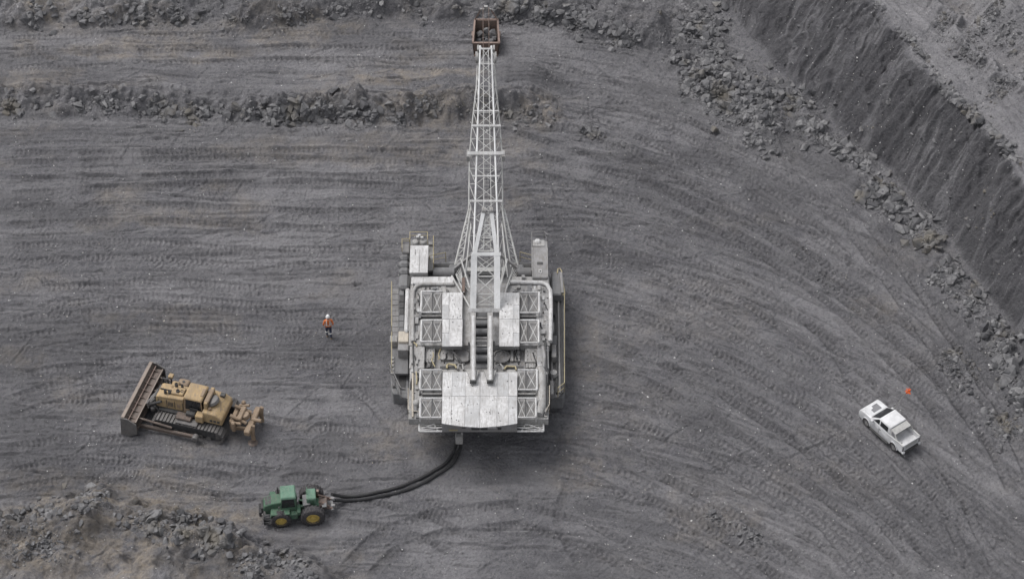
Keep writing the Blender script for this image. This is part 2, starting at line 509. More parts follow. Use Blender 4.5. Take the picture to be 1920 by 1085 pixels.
# heap along the top edge
bx, by = ywx([(-120, 62), (100, 55), (300, 48), (480, 62), (560, 46), (700, 34), (880, 40), (1000, 52), (1120, 74), (1200, 92), (1290, 110)])
topline = np.interp(GX, bx, by)
td = GY - topline
ontop = 1 - sstep(at(1230, 60).x, at(1330, 60).x, GX)
th = 1.1 + 0.5 * vn(GX / 3.2, GX * 0, 71)
Z = Z + ontop * th * sstep(-0.3, 2.4, td + 0.5 * vn(GX / 1.3, GY / 1.3, 72)) * floor
topc = ontop * sstep(-0.5, 0.8, td) * floor
Z = Z + topc * (0.38 * fbm(GX / 1.6, GY / 1.4, 4, 73))
# lower-left heap
cx_, cy_ = ywx([(-120, 975), (0, 965), (80, 940), (180, 925), (290, 940), (400, 975), (500, 1010), (600, 1050), (720, 1100), (820, 1130)])
hl = np.interp(GX, cx_, cy_)
hd = hl - GY
onl = 1 - sstep(at(650, 1060).x, at(800, 1060).x, GX)
Z = Z + onl * 1.8 * sstep(-0.3, 3.8, hd + 0.6 * vn(GX / 1.6, GY / 1.6, 81)) * (1 + 0.3 * vn(GX / 3, GY / 3, 82))
lowc = onl * sstep(-0.4, 0.6, hd)
Z = Z + lowc * (0.45 * fbm(GX / 1.5, GY / 1.5, 4, 83) + 0.10 * fbm((GX + GY) / 0.5, (GX - GY) / 2.5, 2, 84))

# brown clay and dust patches
bandy = np.interp(GX, *ywx([(-100, 95), (300, 100), (700, 95), (1000, 110), (1300, 200), (1500, 300)]))
SOIL[..., 1] = np.maximum(SOIL[..., 1], 0.42 * np.exp(-((GY - bandy) / 2.6) ** 2) * floor)
def blob(px, py, rx, ry, amp, ch, seed):
    p = at(px, py, 0)
    d = np.sqrt(((GX - p.x) / rx) ** 2 + ((GY - p.y) / ry) ** 2) + 0.45 * fbm(GX / 2.2, GY / 1.4, 3, seed)
    SOIL[..., ch] = np.maximum(SOIL[..., ch], amp * (1 - sstep(0.4, 1.15, d)) * floor)
blob(110, 25, 3.5, 2.5, 0.8, 0, 91); blob(250, 95, 9, 1.8, 0.6, 0, 92); blob(560, 55, 4.5, 2.2, 0.65, 0, 93)
blob(740, 155, 7, 1.2, 0.8, 0, 94); blob(790, 215, 6, 2.0, 0.6, 0, 95); blob(1010, 215, 2.2, 1.6, 0.75, 0, 96)
blob(60, 170, 4, 2, 0.5, 0, 97); blob(250, 1030, 11, 6, 1.0, 0, 98); blob(90, 1010, 7, 4, 0.85, 0, 99); blob(420, 1060, 5, 3, 0.5, 0, 113)
blob(300, 930, 5, 2, 0.45, 0, 100); blob(1650, 575, 2.2, 1.2, 0.35, 0, 101); blob(1340, 975, 4, 2.5, 0.35, 0, 102)
blob(1460, 330, 5, 2.5, 0.4, 1, 103); blob(1560, 470, 4, 5, 0.5, 1, 104); blob(1820, 720, 3, 3, 0.4, 1, 105)
blob(640, 880, 5, 3, 0.28, 1, 106); blob(1200, 240, 7, 3, 0.35, 1, 107); blob(1120, 620, 5, 3, 0.30, 1, 108)
blob(880, 870, 8, 3, 0.20, 2, 109); blob(1150, 700, 5, 3.5, 0.15, 2, 110); blob(600, 560, 9, 5, 0.22, 2, 111); blob(1400, 700, 8, 6, 0.2, 2, 112)
# streaks of dust and coal along the tracks
streak = fbm(FU / 20.0, FV / 0.8, 4, 120, 0.6)
patch = fbm(GX / 9 + 0.3 * FV / 9, FV / 5.5, 4, 190, 0.6)
SOIL[..., 1] = np.maximum(SOIL[..., 1], 0.60 * sstep(0.1, 0.9, patch) * floor)
SOIL[..., 2] = np.maximum(SOIL[..., 2], 0.55 * sstep(0.1, 1.0, -patch) * floor)
SOIL[..., 0] = np.maximum(SOIL[..., 0], 0.42 * sstep(0.2, 1.0, fbm(GX / 7, GY / 3.5, 3, 194)) * floor * np.where(GX < 6, 1, 0.35))
SOIL[..., 1] = np.maximum(SOIL[..., 1], 0.42 * sstep(0.25, 0.9, streak) * sstep(-0.2, 0.4, fbm(GX / 6, GY / 4, 2, 128)) * floor)
SOIL[..., 2] = np.maximum(SOIL[..., 2], 0.40 * sstep(0.25, 0.9, -streak) * floor)

# bands of rubble: (centre line in the photo, half width in px, count, smallest, largest, name of the place)
BANDS = [
    ([(0, 195), (90, 200), (200, 195), (300, 205), (420, 212), (520, 205), (600, 205), (700, 215), (760, 215)], 27, 1150, 0.12, 0.75, 'step'),
    ([(480, 215), (560, 212), (640, 205), (700, 218)], 26, 520, 0.14, 0.95, 'step'),
    ([(760, 200), (860, 195), (960, 215), (1040, 225)], 28, 350, 0.12, 0.65, 'step'),
    ([(0, 35), (110, 30), (230, 35), (340, 25), (430, 30)], 30, 520, 0.13, 0.8, 'top'),
    ([(430, 45), (560, 30), (700, 15), (800, 22), (880, 26)], 22, 300, 0.13, 0.7, 'top'),
    ([(930, 20), (1010, 25), (1080, 35), (1140, 60), (1200, 80)], 26, 1000, 0.18, 0.85, 'top'),
    ([(1310, 10), (1320, 70), (1300, 130), (1380, 175), (1440, 205)], 62, 2600, 0.18, 0.85, 'toe'),
    ([(1290, 130), (1370, 180), (1440, 225), (1520, 255)], 40, 1400, 0.18, 0.8, 'toe'),
    ([(1440, 170), (1500, 190), (1530, 250), (1580, 280), (1630, 310)], 26, 700, 0.2, 0.9, 'toe'),
    ([(1620, 345), (1680, 385), (1730, 430), (1750, 460)], 34, 900, 0.2, 0.9, 'toe'),
    ([(1760, 500), (1810, 550), (1850, 600), (1890, 650)], 34, 1100, 0.15, 0.75, 'toe'),
    ([(1880, 670), (1905, 720), (1930, 770)], 28, 420, 0.25, 1.0, 'toe'),
    ([(1770, 660), (1820, 720), (1860, 780), (1910, 830)], 38, 800, 0.12, 0.45, 'floor'),
    ([(1400, 250), (1440, 280), (1470, 300)], 24, 260, 0.14, 0.5, 'floor'),
    ([(1090, 240), (1150, 265), (1180, 285)], 22, 180, 0.12, 0.45, 'floor'),
    ([(1490, 470), (1530, 510), (1570, 550)], 20, 220, 0.1, 0.3, 'floor'),
    ([(0, 985), (60, 965), (150, 940), (200, 930)], 28, 420, 0.14, 0.7, 'heap'),
    ([(210, 965), (290, 975), (350, 990), (430, 1010), (450, 1040)], 34, 600, 0.16, 0.85, 'heap'),
    ([(0, 1010), (60, 1040), (150, 1000)], 40, 400, 0.12, 0.4, 'heap'),
    ([(430, 1065), (520, 1045), (600, 1075)], 30, 420, 0.14, 0.6, 'heap'),
    ([(1330, 960), (1380, 990), (1450, 1030)], 20, 200, 0.12, 0.45, 'floor'),
    ([(1760, 150), (1800, 190), (1860, 245), (1915, 310)], 11, 420, 0.14, 0.75, 'crest'),
    ([(1640, 5), (1700, 65), (1760, 145)], 9, 260, 0.12, 0.6, 'crest'),
    ([(1490, 60), (1600, 150), (1720, 260), (1830, 380), (1910, 480)], 75, 130, 0.10, 0.5, 'wall'),
    ([(1760, 30), (1830, 110), (1910, 200)], 50, 900, 0.10, 0.40, 'bench'),
    ([(1850, 20), (1920, 90)], 50, 500, 0.12, 0.5, 'bench'),
]
# earth banks that the rubble sits in
for pts, hw_, cnt, s0, s1, place in BANDS:
    if place in ('crest', 'bench', 'wall'): continue
    W_ = [at(a_, b_, 0) for a_, b_ in pts]; half = hw_ / 26.6 * 1.15
    mg = half * 1.6
    j0, j1 = np.searchsorted(XS, (min(q.x for q in W_) - mg, max(q.x for q in W_) + mg)); i0, i1 = np.searchsorted(YS, (min(q.y for q in W_) - mg, max(q.y for q in W_) + mg))
    wx_ = GX[i0:i1, j0:j1]; wy_ = GY[i0:i1, j0:j1]
    if wx_.size == 0: continue
    d2 = np.full(wx_.shape, 1e9)
    for p0, p1 in zip(W_, W_[1:]):
        ex, ey = p1.x - p0.x, p1.y - p0.y
        t_ = np.clip(((wx_ - p0.x) * ex + (wy_ - p0.y) * ey) / (ex * ex + ey * ey), 0, 1)
        d2 = np.minimum(d2, (wx_ - p0.x - t_ * ex) ** 2 + (wy_ - p0.y - t_ * ey) ** 2)
    d_ = np.sqrt(d2) / half + 0.35 * vn(wx_ / 1.3, wy_ / 1.3, 180)
    k_ = 1 - sstep(0.25, 1.1, d_)
    amp = 0.25 if place == 'floor' else 0.55
    Z[i0:i1, j0:j1] += k_ * amp * (0.7 + 0.6 * fbm(wx_ / 1.4, wy_ / 1.2, 4, 183, 0.6)) * floor[i0:i1, j0:j1]
# relief of the driven floor
calm = np.ones(GX.shape)
FOOT = []                                   # footprints where things stand: flattened
def foot(px, py, rx, ry, rz=0.0):
    p = at(px, py, 0); FOOT.append((p.x, p.y, rx, ry, rz))
foot(900, 650, 8.5, 11.5); foot(372, 786, 5.4, 3.0, -0.29); foot(556, 972, 2.6, 1.6, 0.1); foot(1663, 811, 2.6, 1.5, -0.92); foot(616, 631, 0.7, 0.7)
for fx, fy, rx, ry, rz in FOOT:
    c_, s_ = math.cos(rz), math.sin(rz)
    u = (GX - fx) * c_ + (GY - fy) * s_; v = -(GX - fx) * s_ + (GY - fy) * c_
    d = np.sqrt((u / rx) ** 2 + (v / ry) ** 2)
    calm = np.minimum(calm, 0.5 + 0.5 * sstep(0.85, 1.25, d))
rut = fbm(FU / 7.0, FV / 0.9, 3, 130, 0.6)
rut2 = vn(FU / 4.5, FV / 0.33, 135) * (0.5 + 0.5 * vn(FU / 5, FV / 3, 136))
rut3 = 1 - np.abs(fbm(FU / 6.0 + 0.1 * GY, FV / 0.7, 2, 137))
rmask = 0.45 + 0.55 * sstep(-0.35, 0.35, fbm(GX / 7, GY / 4, 2, 138))
sweep = 0.55 + 0.45 * sstep(0, 8, GX)
rg1 = np.clip(1 - np.abs(fbm(FU / 22.0, FV / 0.8, 3, 200, 0.55)) * 3.2, 0, 1); rg2 = np.clip(1 - np.abs(fbm(FU / 14.0 + 3, FV / 0.42 + 0.02 * FU, 2, 205, 0.5)) * 4.5, 0, 1)
RIDGE = sweep * (0.095 * rg1 ** 2 + 0.06 * rg2 ** 2 * sstep(-0.3, 0.3, vn(GX / 5, GY / 3, 208)))
SOIL[..., 1] = np.maximum(SOIL[..., 1], sweep * 0.40 * rg1 ** 3 * floor * sstep(-0.4, 0.4, vn(GX / 6, GY / 4, 209)))  # pale dust on ridge crests, doubling as painted light
R = RIDGE - 0.02 + rmask * (0.026 * rut + 0.034 * rut2 + 0.05 * np.clip(rut3, 0, 1) ** 3)
# clods
cl = fbm(GX / 0.55, GY / 0.45, 3, 140, 0.65)
R = R + 0.030 * cl + 0.05 * np.clip(fbm(GX / 0.28, GY / 0.28, 2, 145) - 0.35, 0, 1)
# lug marks left by tyres and crawlers in patches that follow the flow
wx = GX + 0.9 * vn(GX / 1.9, GY / 1.9, 148); wy = GY + 0.9 * vn(GX / 1.9, GY / 1.9, 149)
lugmask = sstep(0.22, 0.62, fbm(FU / 3.0 + 0.4 * wy, FV / 0.9, 2, 150))
arcu = FU * np.sqrt(1 + (0.033 * np.maximum(GX, 0)) ** 2)
lug = np.sin(2 * PI * (arcu / 0.36 + 1.1 * vn(GX / 1.6, GY / 1.3, 152) + 0.5 * FV)) * (0.6 + 0.5 * vn(GX / 0.8, GY / 0.8, 153))
lugmask2 = sstep(0.2, 0.6, fbm(wx / 2.6, wy / 2.0, 2, 155))
lug2 = np.sin(2 * PI * ((GX * 0.55 + GY * 0.85) / 0.42 + 1.0 * vn(GX / 1.5, GY / 1.5, 156))) * sstep(-0.3, 0.3, np.sin(2 * PI * (GX * 0.85 - GY * 0.55 + 0.4 * vn(GX / 2, GY / 2, 157)) / 1.5))
# scraped plates and crumbly patches
R = R + 0.07 * sstep(0.1, 0.25, fbm(wx / 2.2, wy / 1.1, 4, 160, 0.55)) * (0.4 + 0.6 * sstep(-0.2, 0.5, vn(GX / 6, GY / 4, 164)))
R = R - 0.06 * np.clip(1 - np.abs(fbm(wx / 1.6, wy / 1.2, 3, 165)) * 7, 0, 1) * sstep(-0.1, 0.4, vn(GX / 4, GY / 4, 168))
R = R + 0.026 * (nr.rand(*GX.shape) - 0.5) + 0.03 * np.clip(vn(GX / 0.19, GY / 0.19, 175), 0, 1) ** 2
Z = Z + R * calm * (floor + 0.8 * bench) * (1 - EDGE)

# single crawler and tyre trails
def trail(px_pts, half, depth, period, twin=0.0):
    w = [at(a, b, 0) for a, b in px_pts]
    P = np.array([(p.x, p.y) for p in w])
    # resample smoothly
    t = np.linspace(0, len(P) - 1, len(P) * 10)
    xs = np.interp(t, np.arange(len(P)), P[:, 0]); ys = np.interp(t, np.arange(len(P)), P[:, 1])
    k = np.ones(7) / 7
    if len(xs) > 20:
        xs[3:-3] = np.convolve(xs, k, 'valid'); ys[3:-3] = np.convolve(ys, k, 'valid')
    ds = np.hypot(np.diff(xs), np.diff(ys)); arc = np.concatenate([[0], np.cumsum(ds)])
    m = half + twin + 0.7
    j0, j1 = np.searchsorted(XS, (xs.min() - m, xs.max() + m)); i0, i1 = np.searchsorted(YS, (ys.min() - m, ys.max() + m))
    if j1 <= j0 or i1 <= i0: return
    sx = GX[i0:i1, j0:j1]; sy = GY[i0:i1, j0:j1]
    best = np.full(sx.shape, 1e9); S = np.zeros(sx.shape); O = np.zeros(sx.shape)
    for q in range(len(xs) - 1):
        ex, ey = xs[q + 1] - xs[q], ys[q + 1] - ys[q]
        L2 = ex * ex + ey * ey + 1e-9
        tt = np.clip(((sx - xs[q]) * ex + (sy - ys[q]) * ey) / L2, 0, 1)
        dx = sx - xs[q] - tt * ex; dy = sy - ys[q] - tt * ey
        d2 = dx * dx + dy * dy
        b = d2 < best
        best = np.where(b, d2, best)
        S = np.where(b, arc[q] + tt * math.sqrt(L2), S)
        O = np.where(b, np.sign(ex * dy - ey * dx), O)
    d = np.sqrt(best) * O
    if twin > 0: d = np.abs(d) - twin
    d = np.abs(d)
    L = arc[-1]
    fade = sstep(0, 1.5, S) * (1 - sstep(L - 1.5, L, S)) * (0.45 + 0.55 * sstep(-0.5, 0.2, vn(S / 1.6, d * 0, 170)))
    inside = 1 - sstep(half * 0.8, half * 1.05, d)
    berm = np.exp(-((d - half * 1.15) / 0.13) ** 2)
    lugs = np.sin(2 * PI * (S / period + 0.35 * d / half))
    Z[i0:i1, j0:j1] += calm[i0:i1, j0:j1] * fade * (inside * (-depth * 1.3 + 0.05 * lugs) + berm * depth)
    ch_ = 1 if (int(P[0, 0] * 10) % 3) else 2
    SOIL[i0:i1, j0:j1, ch_] = np.maximum(SOIL[i0:i1, j0:j1, ch_], 0.5 * fade * inside * (0.6 + 0.4 * (lugs > 0)))
    SOIL[i0:i1, j0:j1, 2] = np.maximum(SOIL[i0:i1, j0:j1, 2], 0.4 * fade * np.exp(-((d - half) / 0.09) ** 2))  # shade painted as a dark line along the rut's edge
TR = [
    ([(960, 300), (1180, 350), (1380, 430), (1580, 560), (1740, 720), (1880, 920)], 0.30, 0.08, 0.38, 0.95), ([(1060, 420), (1260, 480), (1460, 590), (1620, 730), (1760, 900), (1850, 1085)], 0.26, 0.08, 0.4, 0.8),
    ([(1080, 570), (1300, 660), (1500, 780), (1680, 930), (1800, 1085)], 0.28, 0.08, 0.4, 0.85), ([(1070, 720), (1260, 800), (1440, 910), (1580, 1030), (1640, 1090)], 0.28, 0.08, 0.4, 0.85),
    ([(1000, 850), (1180, 910), (1340, 1000), (1440, 1090)], 0.28, 0.08, 0.4, 0.85), ([(960, 960), (1120, 1010), (1240, 1090)], 0.28, 0.07, 0.4, 0.85),
    ([(0, 320), (260, 318), (520, 310), (860, 325)], 0.26, 0.07, 0.4, 0.85), ([(0, 405), (300, 400), (600, 412), (750, 408)], 0.26, 0.07, 0.4, 0.85), ([(0, 620), (200, 600), (420, 598), (720, 610)], 0.28, 0.07, 0.4, 0.85),
    ([(0, 770), (90, 740), (210, 720)], 0.28, 0.07, 0.4, 0.8), ([(0, 900), (140, 880), (300, 890), (460, 920)], 0.28, 0.07, 0.4, 0.8),
    ([(1000, 130), (1160, 170), (1320, 260), (1500, 380), (1600, 460)], 0.26, 0.07, 0.4, 0.8), ([(0, 85), (300, 78), (600, 75), (860, 85)], 0.26, 0.06, 0.4, 0.8),
    ([(430, 806), (560, 826), (700, 838), (760, 842)], 0.36, 0.07, 0.33, 1.3), ([(1695, 846), (1760, 920), (1830, 1010), (1890, 1090)], 0.13, 0.05, 0.3, 0.7), ([(625, 958), (700, 965), (800, 990), (900, 1040)], 0.26, 0.06, 0.3, 0.9),
    ([(0, 365), (300, 350), (560, 340), (790, 352)], 0.30, 0.07, 0.34, 0.0), ([(120, 742), (260, 738), (330, 728)], 0.35, 0.08, 0.36, 0.0),
    ([(20, 705), (300, 668), (520, 668), (740, 690)], 0.33, 0.08, 0.34, 0.0), ([(410, 660), (560, 690), (720, 686)], 0.30, 0.06, 0.33, 0.0),
    ([(0, 860), (150, 838), (330, 845), (520, 872)], 0.34, 0.07, 0.36, 0.9), ([(560, 830), (600, 800), (650, 810)], 0.4, 0.07, 0.35, 0.0),
    ([(500, 905), (570, 890), (680, 910)], 0.3, 0.07, 0.33, 0.0), ([(940, 190), (1120, 240), (1300, 330), (1480, 430), (1650, 560)], 0.28, 0.09, 0.4, 0.85),
    ([(950, 230), (1150, 290), (1330, 390), (1560, 520), (1750, 680), (1900, 860)], 0.28, 0.09, 0.4, 0.85), ([(1060, 520), (1250, 590), (1440, 690), (1640, 850), (1800, 1020)], 0.30, 0.08, 0.38, 0.9),
    ([(1090, 640), (1290, 730), (1480, 850), (1660, 1000), (1740, 1085)], 0.34, 0.09, 0.36, 1.0), ([(1150, 780), (1330, 860), (1520, 960), (1620, 1085)], 0.32, 0.08, 0.36, 0.0),
    ([(1200, 900), (1360, 980), (1500, 1085)], 0.36, 0.10, 0.36, 1.0), ([(1380, 560), (1560, 690), (1700, 820), (1860, 1000)], 0.3, 0.08, 0.36, 0.0),
    ([(1600, 420), (1680, 520), (1760, 640), (1860, 800), (1920, 930)], 0.26, 0.10, 0.4, 0.8), ([(1700, 500), (1760, 610), (1850, 740), (1920, 850)], 0.25, 0.07, 0.4, 0.0),
    ([(0, 480), (250, 470), (500, 486), (740, 478)], 0.30, 0.06, 0.36, 0.8), ([(0, 130), (300, 112), (600, 98), (860, 108)], 0.25, 0.07, 0.4, 0.8),
    ([(0, 285), (300, 290), (600, 280), (860, 290)], 0.3, 0.06, 0.36, 0.0), ([(1060, 470), (1200, 500), (1400, 620), (1500, 720)], 0.3, 0.08, 0.34, 0.0),
    ([(660, 1085), (720, 1020), (820, 980), (1000, 960)], 0.32, 0.07, 0.36, 0.9), ([(1100, 1085), (1040, 980), (1080, 860)], 0.3, 0.05, 0.36, 0.0),
    ([(1500, 590), (1560, 650), (1600, 720)], 0.45, 0.08, 0.34, 0.0), ([(1550, 880), (1640, 960), (1720, 1060)], 0.45, 0.10, 0.34, 0.0),
    ([(60, 560), (300, 545), (560, 560)], 0.32, 0.06, 0.35, 0.8), ([(640, 720), (700, 760), (750, 830)], 0.32, 0.06, 0.35, 0.0),
    ([(1780, 40), (1850, 110), (1930, 190)], 0.3, 0.08, 0.4, 0.0),
]
for t_ in TR:
    trail(*t_)

# scrapes, grooves and grouser prints stamped one by one
cj0 = int(np.searchsorted(XS, xi[0])); ci0 = int(np.searchsorted(YS, yi[0]))
def flow_angle(x, y):
    return math.atan(-0.033 * x) if x > 0 else 0.0
def stamp(x0, y0, ang, length, half, bar, depth, tint, curve=0.0):
    cx, cy = math.cos(ang), math.sin(ang)
    m = half + abs(curve) * length * length / 4 + 0.15
    ex, ey = abs(cx) * length / 2 + m, abs(cy) * length / 2 + m
    j0 = max(int((x0 - ex - xi[0]) / STEP) + cj0, 0); j1 = min(int((x0 + ex - xi[0]) / STEP) + cj0 + 1, nx_ - 1)
    i0 = max(int((y0 - ey - yi[0]) / STEP) + ci0, 0); i1 = min(int((y0 + ey - yi[0]) / STEP) + ci0 + 1, ny_ - 1)
    if j1 - j0 < 2 or i1 - i0 < 2: return
    dx = GX[i0:i1, j0:j1] - x0; dy = GY[i0:i1, j0:j1] - y0
    u = dx * cx + dy * cy; v = -dx * cy + dy * cx - curve * u * u
    along = np.clip(1 - np.abs(u) / (length / 2), 0, 1) ** 0.5
    inside = np.clip((half - np.abs(v)) / 0.06 + 0.5, 0, 1) * (np.abs(u) < length / 2)
    k = calm[i0:i1, j0:j1] * floor[i0:i1, j0:j1]
    if bar > 0:      # row of grouser prints, shade tinted into the dents, light onto the bars
        ph = (u / bar + 0.25 * np.abs(v) / half) % 1.0
        prof = np.where(ph < 0.38, -1.0, 0.35)
        Z[i0:i1, j0:j1] += k * inside * along * depth * prof
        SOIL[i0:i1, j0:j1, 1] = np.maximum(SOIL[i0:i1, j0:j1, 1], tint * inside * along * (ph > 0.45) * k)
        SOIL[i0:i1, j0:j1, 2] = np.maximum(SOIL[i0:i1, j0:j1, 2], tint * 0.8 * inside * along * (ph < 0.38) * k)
    else:            # groove with a raised lip, its shade and lit edge painted in
        g = np.exp(-(v / half) ** 2) * along
        l = np.exp(-((v - 1.9 * half) / half) ** 2) * along
        Z[i0:i1, j0:j1] += k * depth * (l * 0.8 - g)
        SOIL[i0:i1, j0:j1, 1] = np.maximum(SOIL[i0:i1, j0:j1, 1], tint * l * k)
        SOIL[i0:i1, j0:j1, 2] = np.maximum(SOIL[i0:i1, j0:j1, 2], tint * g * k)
ny_, nx_ = GX.shape
hot = [(rnd.uniform(-38, 38), rnd.uniform(-24, 30), rnd.uniform(-0.5, 0.5)) for _ in range(46)]      # places where machines turned
for k_ in range(3600):
    x0, y0 = rnd.uniform(-41, 41), rnd.uniform(-25, 33)
    a0 = flow_angle(x0, y0) + rnd.gauss(0, 0.16 if rnd.random() < 0.75 else 0.7)
    stamp(x0, y0, a0, 0.6 + 5.5 * rnd.random() ** 2.5, rnd.uniform(0.045, 0.09), 0, rnd.uniform(0.03, 0.10), 0.9 * rnd.random() ** 1.5, rnd.gauss(0, 0.02))
for k_ in range(1000):      # long sweeping drag lines
    x0, y0 = rnd.uniform(-38, 41), rnd.uniform(-25, 33)
    if x0 < 2 and rnd.random() < 0.5: continue
    stamp(x0, y0, flow_angle(x0, y0) + rnd.gauss(0, 0.05), rnd.uniform(4, 11), rnd.uniform(0.06, 0.12), 0, rnd.uniform(0.04, 0.12), rnd.uniform(0.1, 0.7), -0.0165 if x0 > 0 else rnd.gauss(0, 0.008))
for k_ in range(230):
    if rnd.random() < 0.7:
        h_ = rnd.choice(hot); x0, y0 = h_[0] + rnd.gauss(0, 1.8), h_[1] + rnd.gauss(0, 0.9); da = h_[2]
    else:
        x0, y0, da = rnd.uniform(-41, 41), rnd.uniform(-25, 33), rnd.gauss(0, 0.3)
    stamp(x0, y0, flow_angle(x0, y0) + da + rnd.gauss(0, 0.12), rnd.uniform(1.0, 4.2), rnd.uniform(0.14, 0.34), rnd.uniform(0.26, 0.40), rnd.uniform(0.035, 0.075), rnd.uniform(0.1, 0.6), rnd.gauss(0, 0.02))

# mesh of the ground: one sheet out to the horizon
ny, nx = GX.shape
gm = bpy.data.meshes.new('pit_floor')
co = np.stack([GX, GY, Z], -1).reshape(-1, 3).astype(np.float32)
gm.vertices.add(nx * ny)
gm.vertices.foreach_set('co', co.ravel())
idx = np.arange(nx * ny).reshape(ny, nx)
quads = np.stack([idx[:-1, :-1], idx[:-1, 1:], idx[1:, 1:], idx[1:, :-1]], -1).reshape(-1, 4)
nq = len(quads)
gm.loops.add(nq * 4)
gm.loops.foreach_set('vertex_index', quads.ravel().astype(np.int32))
gm.polygons.add(nq)
gm.polygons.foreach_set('loop_start', np.arange(0, nq * 4, 4, dtype=np.int32))
gm.update(calc_edges=True)
gm.polygons.foreach_set('use_smooth', np.ones(nq, bool))
ca = gm.attributes.new('soil', 'FLOAT_COLOR', 'POINT')
ca.data.foreach_set('color', np.concatenate([np.clip(SOIL, 0, 1).reshape(-1, 3), np.ones((nx * ny, 1), np.float32)], 1).ravel().astype(np.float32))
gm.materials.append(M['ground'])
ground = bpy.data.objects.new('ground', gm)
COL.objects.link(ground)
ground['kind'] = 'structure'

def gz(x, y):
    j = np.searchsorted(XS, x) - 1; i = np.searchsorted(YS, y) - 1
    j = np.clip(j, 0, nx - 2); i = np.clip(i, 0, ny - 2)
    tx = (x - XS[j]) / (XS[j + 1] - XS[j]); ty = (y - YS[i]) / (YS[i + 1] - YS[i])
    return (Z[i, j] * (1 - tx) + Z[i, j + 1] * tx) * (1 - ty) + (Z[i + 1, j] * (1 - tx) + Z[i + 1, j + 1] * tx) * ty

def on_ground_all(px, py):
    """points of the ground that the photograph shows at many pixels"""
    a = (np.asarray(px) - 960) / F_PX; b = (542.5 - np.asarray(py)) / F_PX
    dy = CE + b * SE; dz = -SE + b * CE
    z = np.zeros(len(a))
    for _ in range(16):
        t = (z - CAM.z) / dz
        z = 0.5 * z + 0.5 * gz(t * a, CAM.y + t * dy)
    t = (z - CAM.z) / dz
    return [Vector(q) for q in np.stack([t * a, CAM.y + t * dy, z], 1)]
def on_ground(px, py):
    return on_ground_all([px], [py])[0]

# ------------------------------------------------------------------ rocks
def rock_mesh(name, seed, flat=0.75, pts=13):
    r = random.Random(seed)
    bm = bmesh.new()
    for _ in range(pts):
        v = Vector((r.uniform(-1, 1), r.uniform(-1, 1), r.uniform(-1, 1)))
        m = max(abs(v.x), abs(v.y), abs(v.z))
        v = v / m * r.uniform(0.72, 1.0)
        v = v.normalized() * (0.5 * v.length + 0.5)
        bm.verts.new((v.x * 0.5, v.y * 0.5 * r.uniform(0.8, 1), v.z * 0.5 * flat))
    res = bmesh.ops.convex_hull(bm, input=bm.verts)
    junk = list({e for e in res['geom_interior'] + res['geom_unused'] if isinstance(e, bmesh.types.BMVert)})
    bmesh.ops.delete(bm, geom=junk, context='VERTS')
    bmesh.ops.recalc_face_normals(bm, faces=bm.faces)
    me = bpy.data.meshes.new(name)
    bm.to_mesh(me); bm.free()
    me.materials.append(M['rock'])
    return me
ROCKS = [rock_mesh('rock', 100 + k, 0.55 + 0.04 * (k % 9), 11 + k % 6) for k in range(18)]
ROCKV = []
for me in ROCKS:
    v = np.zeros(len(me.vertices) * 3); me.vertices.foreach_get('co', v)
    ROCKV.append((v.reshape(-1, 3), [tuple(p.vertices) for p in me.polygons]))

BIG = [   # (px, py, size in px across, place)
    (1727, 452, 34, 'toe'), (1757, 462, 22, 'toe'), (1735, 428, 20, 'toe'), (1703, 382, 24, 'toe'), (1688, 358, 20, 'toe'), (1632, 302, 28, 'toe'), (1538, 284, 24, 'toe'), (1552, 262, 22, 'toe'),
    (1478, 204, 24, 'toe'), (1505, 162, 26, 'toe'), (1487, 160, 18, 'toe'), (1276, 155, 24, 'toe'), (1268, 97, 18, 'toe'), (1860, 645, 26, 'toe'), (1887, 612, 22, 'toe'), (1898, 700, 30, 'toe'), (1910, 735, 26, 'toe'), (1846, 770, 16, 'floor'),
    (1408, 92, 16, 'toe'), (1380, 66, 20, 'toe'), (1330, 52, 22, 'toe'), (980, 16, 26, 'top'), (1010, 24, 30, 'top'), (1062, 22, 24, 'top'), (1104, 14, 22, 'top'), (1172, 78, 24, 'top'), (1034, 48, 18, 'top'),
    (162, 18, 18, 'top'), (75, 12, 24, 'top'), (100, 18, 18, 'top'), (392, 14, 20, 'top'), (228, 160, 22, 'step'), (140, 186, 16, 'step'), (320, 165, 18, 'step'), (390, 215, 22, 'step'), (350, 172, 18, 'step'),
    (514, 214, 24, 'step'), (628, 172, 26, 'step'), (600, 182, 20, 'step'), (655, 232, 26, 'step'), (676, 232, 20, 'step'), (690, 205, 24, 'step'), (488, 216, 22, 'step'), (812, 215, 22, 'step'), (560, 186, 20, 'step'),
    (78, 956, 20, 'heap'), (337, 960, 22, 'heap'), (398, 975, 20, 'heap'), (380, 994, 22, 'heap'), (392, 1024, 26, 'heap'), (428, 1016, 20, 'heap'), (364, 1056, 20, 'heap'), (412, 992, 18, 'heap'), (376, 1036, 22, 'heap'), (560, 1040, 18, 'heap'), (312, 1014, 18, 'heap'),
    (1745, 150 - 10, 14, 'crest'), (1758, 140, 16, 'crest'), (1425, 280, 18, 'floor'), (965, 216, 20, 'step'), (1028, 234, 16, 'step'),
]
